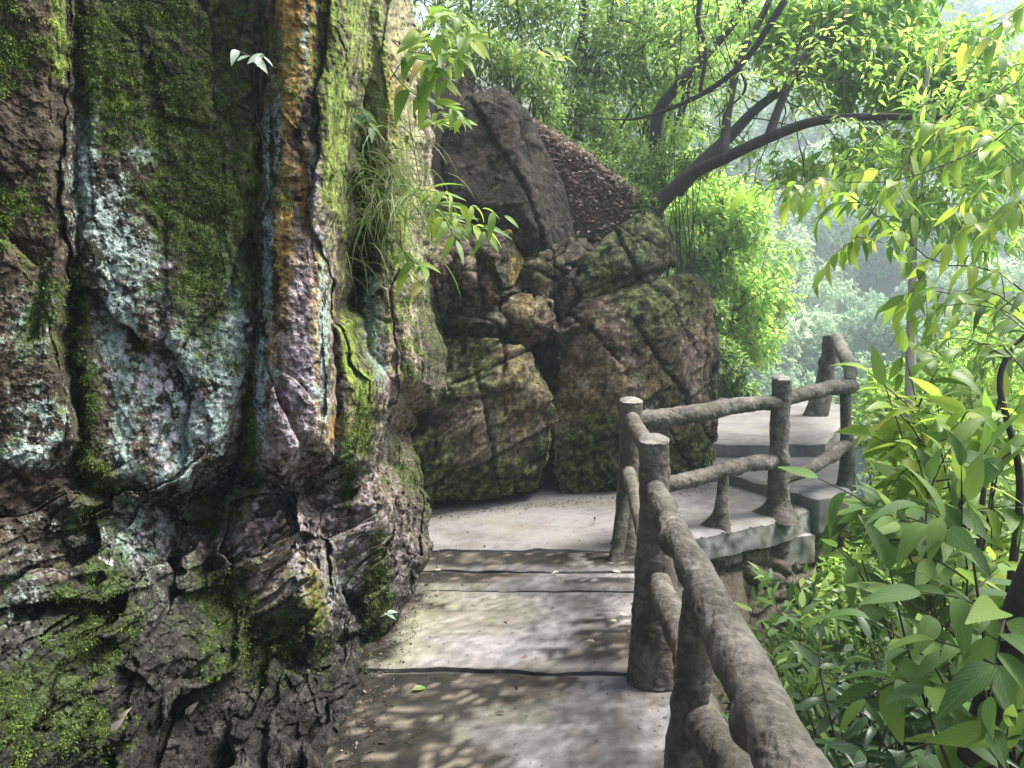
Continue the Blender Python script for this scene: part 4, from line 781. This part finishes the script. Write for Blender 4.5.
# ---- broad-leaved shrubs right of the railing
def shrub(label, base, tips, size, lm, nper=9, sub=3, name='broad_leaf_shrub', grp='broad leaved shrubs beside the railing', rad=.008, tpl='hero', droop=.12, wood=M_TWIG):
    t = Plant(); root = empty(name, label, 'shrub', grp)
    for q in tips:
        bs = np.array(P(*base))+np.random.normal(0, .04, 3); e = np.array(P(*q)); m1 = bs*.45+e*.55+np.array([0, 0, .22*np.linalg.norm(e-bs)])+np.random.normal(0, .05, 3)
        pts = [bs, bs*.8+m1*.2, m1, e]; t.spray(pts, rad*.8, nper, size, .4, .9, droop, .3, updir=(-.12, -.3, .95)); C = cr(pts, 20)
        for k in range(sub):
            i = random.randint(8, 18); d = norm(C[i]-C[i-1]); e2 = C[i]+norm(d*.5+np.random.normal(0, .6, 3))*random.uniform(.12, .3)*size*6; t.spray([C[i], (C[i]+e2)/2+[0, 0, .02], e2], rad*.5, 5, size*.9, .3, .8, droop, .4, updir=(-.12, -.3, .95))
    t.build(root, lm, tpl, wood, 'stem', 'foliage', True); return root
shrub('tallest broad-leaved shrub, its leaves covering the end of the upper rail', (950, 760, 3.2), [(868, 372, 3.1), (905, 352, 3.2), (895, 410, 3.0), (940, 400, 3.0), (970, 385, 3.2), (915, 450, 2.9), (1015, 430, 3.1), (885, 385, 3.0), (1000, 400, 3.2)], .19, G_BIGL, 11, 3)
shrub('broad-leaved shrub reaching across the landing corner below the rails', (960, 790, 2.7), [(818, 478, 2.9), (880, 500, 2.7), (930, 480, 2.6), (990, 470, 2.6), (862, 560, 2.6), (960, 530, 2.5), (900, 520, 2.6)], .17, G_BIG, 10, 3)
shrub('large toothed-leaf shrub in the near corner, leaning over the thick dark trunk', (1010, 880, 2.0), [(890, 570, 2.0), (945, 540, 1.9), (1000, 610, 1.75), (870, 620, 2.1), (935, 640, 1.8), (985, 690, 1.7), (1040, 720, 1.8), (905, 600, 1.95)], .17, G_BIG, 8, 2)
shrub('low dark-leaved shrub at the bottom, right against the near rail', (880, 900, 2.3), [(820, 640, 2.5), (850, 700, 2.3), (800, 700, 2.6), (900, 740, 2.0), (840, 740, 2.2), (960, 740, 1.9), (870, 640, 2.4)], .12, G_DARK, 9, 3, tpl='heroslim')
shrub('small bright plant growing at the foot of the rubble wall', (800, 720, 4.0), [(770, 590, 4.0), (790, 600, 4.0), (815, 580, 4.0), (760, 640, 3.9), (800, 650, 3.7), (830, 620, 3.8), (785, 680, 3.5)], .13, G_BIG, 8, 3, tpl='heroslim', rad=.005)
shrub('slim-leaved plant just behind the near rail, in front of the rubble wall', (780, 790, 3.0), [(745, 620, 3.2), (770, 660, 3.1), (800, 690, 3.0), (760, 700, 3.0), (830, 680, 2.9), (740, 740, 2.9)], .11, G_MID, 9, 3, tpl='heroslim', rad=.004)
shrub('leafy shrub standing in the middle of the bank beyond the near corner', (1000, 700, 4.0), [(900, 480, 4.2), (950, 450, 4.2), (1000, 440, 4.2), (1030, 500, 4.0), (880, 540, 4.0), (930, 560, 3.8), (990, 560, 3.8)], .15, G_BIGL, 8, 3)
# background greenery down the bank
BK = [
 ('sunlit lime bush filling the gap under the landing corner', [(915, 490, 6.5, .4), (905, 545, 6.3, .45), (885, 575, 6, .3), (950, 480, 6.5, .5), (915, 440, 7, .4), (870, 580, 5.5, .3)], 9000, .085, G_LIME),
 ('bright bush with small leaves below the slender pale trunk', [(930, 410, 8, .5), (970, 380, 8, .5), (1010, 400, 8, .6), (960, 440, 7.5, .5), (900, 400, 8.4, .4), (1020, 350, 8.6, .5), (985, 350, 9, .4)], 9000, .085, G_LIME),
 ('deep green bush low on the bank behind the broad-leaved shrubs', [(900, 600, 5, .45), (950, 560, 5.2, .5), (1000, 520, 5.5, .5), (1020, 600, 5, .5), (850, 620, 4.8, .35), (960, 650, 4.5, .4)], 9000, .08, G_MID),
 ('shadowed bush down at the bottom of the bank near the rail', [(840, 700, 4, .35), (900, 700, 4, .4), (960, 720, 3.8, .4), (800, 740, 3.8, .3), (1020, 720, 3.8, .4), (770, 700, 4.2, .25)], 7000, .075, G_DARK),
 ('green treetop rising from the ravine past the end of the landing', [(960, 370, 14, 1.0), (1000, 340, 14, 1.0), (900, 400, 13, .8), (1040, 380, 14, 1.0), (880, 430, 12, .6), (850, 420, 13, .5)], 9000, .13, G_MID)]
for lab, lb, n_, sz, lm in BK:
    L_ = lobes(lb); bush('bank_bush', lab, L_, n_, sz, lm, grp='bushes down the bank', stems=3, base=None)
# dark leaning trunk and thin stems at the right edge
root = empty('dark_tree', 'thick dark tree trunk leaning out of the frame behind the toothed leaves', 'tree'); b = Bag()
b.tube([P(975, 760, 2.0), P(1003, 670, 1.95), P(1026, 600, 1.9), P(1054, 530, 1.9), P(1090, 440, 1.9), P(1180, 200, 1.95), P(1260, 20, 2.0), P(1300, -150, 2.0)], [.045, .044, .042, .04, .036, .03, .024, .012], 16, 60)
b.build('trunk', M_BARK, root)
r_ = empty('vine', 'dark curving stem looping up the right edge above the thick trunk', 'vine'); b = Bag(); b.tube([P(1005, 760, 3.0), P(1010, 600, 3.0), P(1020, 480, 3.0), P(1000, 380, 3.1), P(1030, 330, 3.1), P(1080, 290, 3.1)], [.02, .018, .014, .012, .008, .006], 7, 34); b.build('stem', M_BARK, r_)
p, T, N, s_ = cloud_crown(lobes([(1300, -60, 2.0, .32), (1340, -180, 2.1, .4), (1360, -260, 2.0, .35)]), 320, .12); leaves('crown', p, T, N, s_, 'med', G_BIG, root)
for lab, q in (('thin upright dark stem, left one of a pair behind the broad leaves', [(962, 620, 3.6), (964, 540, 3.6), (962, 470, 3.6), (975, 400, 3.7)]), ('thin forked dark stem standing just right of its pair behind the broad leaves', [(968, 640, 3.5), (978, 560, 3.5), (985, 480, 3.5), (1000, 400, 3.5), (1012, 350, 3.5)])):
    r_ = empty('sapling', lab, 'sapling', 'thin stems in the bank'); b = Bag(); b.tube([P(*u) for u in q], [.018, .015, .012, .01, .008][:len(q)], 7, 24); b.build('trunk', M_TWIG, r_)
    e = P(*q[-1]); p, T, N, s_ = cloud_crown([(e[0], e[1], e[2], .18)], 60, .09); leaves('crown', p, T, N, s_, 'med', G_BIG, r_)

# ---- plants on the cliff
def on_cliff(x, y):
    i = np.argmin((CL['px']-x)**2+(CL['py']-y)**2); return CL['pw'][i], float(CL['pw'][i][1])
def cliff_sprig(label, sets, Y, size, lm, nper=8, name='cliff_sprig', droop=.2, tpl='hero', jit=.3, rad=.003, sub=0):
    t = Plant(); root = empty(name, label, 'plant', 'leafy sprigs growing from the rock wall')
    for s_ in sets:
        pts = [P(a, b_, Y) for a, b_ in s_]; o_ = np.linspace(0, .25, len(pts)); pts = [np.array(p)-np.array([0, q_, 0]) for p, q_ in zip(pts, o_)]
        t.spray(pts, rad, nper, size, .3, .8, droop, jit, updir=(.2, -.6, .8))
    t.build(root, lm, tpl, M_TWIG, 'stem', 'foliage', True); return root
cliff_sprig('lime sprig arching from the top of the ochre pillar', [[(392, 40), (410, 60), (432, 75), (455, 100)], [(385, 60), (405, 90), (430, 110), (465, 125)], [(400, 50), (440, 60), (465, 50), (478, 60)], [(390, 80), (415, 55), (440, 30)], [(400, 60), (430, 90), (440, 70), (470, 75)]], 3.9, .15, G_BIGL, 13)
cliff_sprig('sprig of five lime leaves hanging in front of the dark slab', [[(430, 110), (440, 118), (455, 125), (472, 132)], [(425, 115), (440, 130), (450, 130)]], 4.0, .12, G_BIGL, 7)
cliff_sprig('spreading sprig with long pointed leaves below the hanging grass', [[(405, 190), (435, 205), (470, 210), (505, 222)], [(410, 215), (440, 215), (475, 228), (490, 240)], [(420, 200), (445, 220), (460, 245)], [(400, 185), (430, 195), (450, 200)]], 3.95, .15, G_BIGL, 11, tpl='heroslim')
cliff_sprig('small dangling sprig with leaf tips pointing down beside the pink rock column', [[(400, 225), (405, 260), (415, 275), (432, 290)], [(395, 240), (415, 262), (430, 270)]], 3.85, .12, G_BIGL, 7)
cliff_sprig('leafy sprig drooping from the cliff top over the left edge of the dark slab', [[(415, -10), (432, 20), (445, 45), (452, 80)], [(425, 0), (450, 20), (470, 40)], [(420, 10), (430, 50), (428, 80)]], 4.6, .14, G_BIGL, 10)
cliff_sprig('small leafy sprig in the dark recess above the grass', [[(345, 90), (355, 110), (362, 135)], [(350, 100), (368, 120), (380, 140)]], 3.75, .09, G_BIG, 8)
cliff_sprig('bright leaf cluster hanging from the top above the tall slab', [[(500, 30), (515, 50), (535, 65), (560, 70)], [(520, 40), (530, 55), (545, 62)]], 5.0, .14, G_BIGL, 6)
cliff_sprig('dim twig of lime leaves hanging high before the trees on the slope', [[(430, -30), (450, 0), (470, 15)], [(520, -20), (540, 5), (560, 10)], [(600, -20), (620, 10), (640, 15)], [(480, -30), (500, 0), (520, 12)]], 5.5, .11, G_BIGL, 7)
cliff_sprig('pale silvery three-leaved sprig on the mossy wall', [[(258, 62), (262, 68), (262, 74)], [(262, 60), (275, 66), (282, 80)]], 2.85, .07, G_PALE, 3, droop=.6)
for lab, x, y in (('tiny pale seedling at the foot of the wet rock beside the path', 391, 641), ('tiny pale seedling on the wet rock just above its twin', 388, 612)):
    pc, Yc = on_cliff(x, y); r_ = empty('seedling', lab, 'plant', 'pale seedlings at the foot of the rock'); k = 7; a = np.linspace(0, 6.28, k, endpoint=False)+.3
    pos = np.tile(pc-np.array([0, .03, 0]), (k, 1)); T = np.stack([np.cos(a), np.sin(a)*.6-.3, .25+.2*np.sin(a*3)], 1); leaves('foliage', pos, T, np.tile([0, -.5, 1.], (k, 1)), .055, 'med', G_PALE, r_)
    b = Bag(); b.tube([pc+[0, .02, -.03], pc-[0, .03, 0]], [.003, .002], 5, 4); b.build('stem', M_TWIG, r_)
# hanging grass
def grass_tuft(label, centre, n, length, spread, Y):
    r_ = empty('grass_tuft', label, 'grass', 'hanging grass on the cliff'); V = []; Q = []; rn = []; o_ = 0
    for k in range(n):
        p = np.array(P(centre[0]+random.gauss(0, spread[0]), centre[1]+random.gauss(0, spread[1]), Y+random.uniform(-.1, .25))); d = norm([random.uniform(-.5, 1.0), -random.uniform(.2, 1), random.uniform(.1, 1.0)]); L_ = length*random.uniform(.45, 1.15); w0 = random.uniform(.0016, .0038); m_ = 9
        pts = [p]; v = d*L_/m_
        for i in range(m_): v = v+np.array([0, 0, -.35*L_/m_*(.6+.5*i/m_)]); v = norm(v)*L_/m_; pts.append(pts[-1]+v)
        pts = np.array(pts); sd_ = norm(np.cross(pts[-1]-pts[0], [0, -1, .2])+np.random.normal(0, .2, 3)); wd = w0*np.sin(np.linspace(.35, math.pi, m_+1))[:, None]
        V += [pts-sd_*wd, pts+sd_*wd]; i = np.arange(m_); Q.append(np.stack([i, i+1, i+1+m_+1, i+m_+1], 1)+o_); o_ += 2*(m_+1); rn += [np.full(2*(m_+1), random.random())]
    mk('blade_cluster', np.vstack(V), np.vstack(Q), G_GRASS, r_, rnd=np.concatenate(rn))
grass_tuft('long arching grass tuft hanging in the recess left of the pink rock column', (352, 185), 200, .5, (14, 38), 3.9)
grass_tuft('tangled pale grass spilling over the front of the pink rock column', (392, 200), 150, .5, (16, 26), 3.8)
grass_tuft('dry straw-like grass clump deep in the dark recess', (350, 240), 80, .4, (10, 24), 4.1)
# roots and hanging vines
def vine(label, pts, Y, r0=.003, name='hanging_root', grp='roots hanging down the rock'):
    b = Bag(); b.tube([np.array(P(a, c, Y if Y > 3.5 else on_cliff(a, c)[1]-.012))+np.random.normal(0, .004, 3) for a, c in pts], np.linspace(r0, r0*.5, len(pts)), 5, len(pts)*6); o = b.build(name, M_TWIG); tag(o, label, 'root', grp)
vine('pale root looping down past the silvery sprig', [(268, 40), (262, 85), (264, 110), (266, 150), (264, 190), (256, 215)], 2.78, .005)
vine('thin brown root left of the pale looping root', [(262, 30), (254, 70), (254, 100), (262, 130), (268, 165)], 2.78, .003)
vine('long straight stem hanging before the tall dark slab', [(488, 20), (491, 70), (494, 100), (497, 130)], 5, .005)
vine('thin hanging stem in front of the pink column, reaching the lower moss', [(404, 90), (420, 180), (430, 230), (432, 300), (433, 330)], 4.2, .003)
vine('curved bare twig on the moss left of the lichen streaks', [(128, 410), (134, 425), (144, 435)], 2.5, .0022)
# dry leaf litter on the bank behind the wedge boulder
n = 34000; xs = np.where(rng.random(n) < .75, rng.uniform(.2, 1.85, n), rng.uniform(-2.5, 1.75, n)); ys = np.where(rng.random(n) < .6, rng.uniform(7.25, 8.8, n), rng.uniform(7.6, 13, n)); zz = H(xs, ys)+.10*np.clip(fbm(np.stack([xs*5, ys*5, 0*xs], 1), 3, 140)-.42, 0, 1); 
nx = rng.normal(0, .5, (n, 3))+[0, 0, 1]; o = leaves('leaf_litter', np.stack([xs, ys, zz+.02+rng.random(n)*.09], 1), rv(n)*[1, 1, .25], nx, rng.uniform(.03, .085, n), 'lo', G_DRY, rnd=rng.random(n)**.75)
tag(o, 'dry brown fallen leaves covering the bank behind the boulders', None, None, 'stuff')
# grit and scraps washed against the rock and the posts
n = 3800; k_ = rng.random(n); ys = rng.uniform(1.8, 7.2, n); xs = np.where(k_ < .72, -.66+np.abs(rng.normal(0, .10, n)), np.where(k_ < .86, .66-np.abs(rng.normal(0, .07, n)), rng.uniform(-.6, .65, n)))
xs = np.where(ys > 5.2, np.where(k_ < .8, rng.uniform(-.7, 1.9, n), xs), xs); ys = np.where((ys > 5.2) & (k_ < .8), 5.95+.38*np.clip(xs+.6, 0, 2.4)+rng.normal(0, .07, n), ys)
zs_ = np.where(ys < 1.95, -.095, np.where(ys < 3.43, -.069, np.where(ys < 4.445, -.049, np.where(ys < 4.73, -.035, np.where(ys < 5.12, -.019, 0)))))
o = leaves('path_debris', np.stack([xs, ys, zs_+.004], 1), rv(n)*[1, 1, .25], rng.normal(0, .5, (n, 3))+[0, 0, 1], rng.uniform(.004, .02, n)*np.where(rng.random(n) < .06, 2.2, 1), 'lo', G_DEB, rnd=rng.random(n)**2.2); tag(o, 'grit and dry leaf scraps washed along the foot of the rock', None, None, 'stuff')
# litter bank surface piled between slab and wedge
gpx, gpy = np.meshgrid(np.linspace(548, 668, 60), np.linspace(165, 275, 50)); 
# fallen leaves on the path and the wet rock
FL = [('yellow fallen leaf', 559, 572, .05, 1.), ('pale curled fallen leaf near the middle post', 613, 571, .05, .9), ('pale green fallen leaf lying in the wet band', 412, 690, .08, .3), ('light leaf at the right edge of the dry slab', 619, 613, .05, .8), ('small tan leaf above the wet corner', 617, 621, .04, .9),
      ('tan leaf on the landing edge of the path', 595, 642, .05, .7), ('pale green fallen leaf against the rounded boulder', 482, 508, .08, .3), ('little yellow leaf on the far wet band', 441, 570, .05, .8), ('small brown leaf by the cliff foot', 440, 594, .05, .5), ('tan leaf on the landing by the lower rail', 739, 491, .05, .9), ('brown leaf lying on the nearest slab', 505, 712, .04, .1)]
for lab, x, y, sz, rn in FL:
    g = np.array(G(x, y, -.03 if y > 520 else .01)); zt = {True: 0}.get(False, 0)
    g[2] = (-.045 if y < 683 else -.07)+.012 if y > 590 else (-.02 if y > 556 else .012); g = np.array(G(x, y, g[2]))
    m_ = G_GRASS if rn < .4 and rn > .2 else G_DRY
    r_ = leaves('fallen_leaf', [g], [[random.uniform(-1, 1), random.uniform(-.5, .5), 0.05]], [[random.uniform(-.3, .3), -.3, 1]], sz, 'med', m_, rnd=np.array([rn])); tag(r_, lab+' on the concrete' if len(lab.split()) < 4 else lab, 'leaf', 'fallen leaves on the path')
for lab, x, y, sz, rn in (('large maroon leaf caught on the wet rock', 166, 690, .07, .3), ('orange leaf just below the maroon leaf', 186, 712, .05, .8), ('pinkish leaf right of the maroon leaf', 183, 692, .06, .9), ('tan leaf lowest on the wet rock', 113, 728, .05, 1.), ('pale leaf beside the tan one on the wet rock', 122, 716, .04, 1.)):
    pc, _ = on_cliff(x, y); r_ = leaves('fallen_leaf', [pc+np.array([.01, -.03, .01])], [[.6, -.2, .6]], [[.3, -.9, .4]], sz, 'med', G_DRY, rnd=np.array([rn])); tag(r_, lab, 'leaf', 'fallen leaves on the wet rock')

# ------------------------------------------------------------------ haze
m, ns, L, B = mat('haze'); ns.remove(B); pv = ns.new('ShaderNodeVolumePrincipled'); pv.inputs['Density'].default_value = .0030; pv.inputs['Color'].default_value = (.80, .93, 1, 1); pv.inputs['Anisotropy'].default_value = .45
L.new(pv.outputs[0], ns['Material Output'].inputs['Volume'])
lo, hi = (-72, -10, -30), (152, 222, 75); V = [(x, y, z) for x in (lo[0], hi[0]) for y in (lo[1], hi[1]) for z in (lo[2], hi[2])]
o = mk('haze', V, np.array([(0, 1, 3, 2), (4, 6, 7, 5), (0, 4, 5, 1), (2, 3, 7, 6), (0, 2, 6, 4), (1, 5, 7, 3)]), m, smooth=False); tag(o, 'pale blue haze filling the valley', None, None, 'stuff')
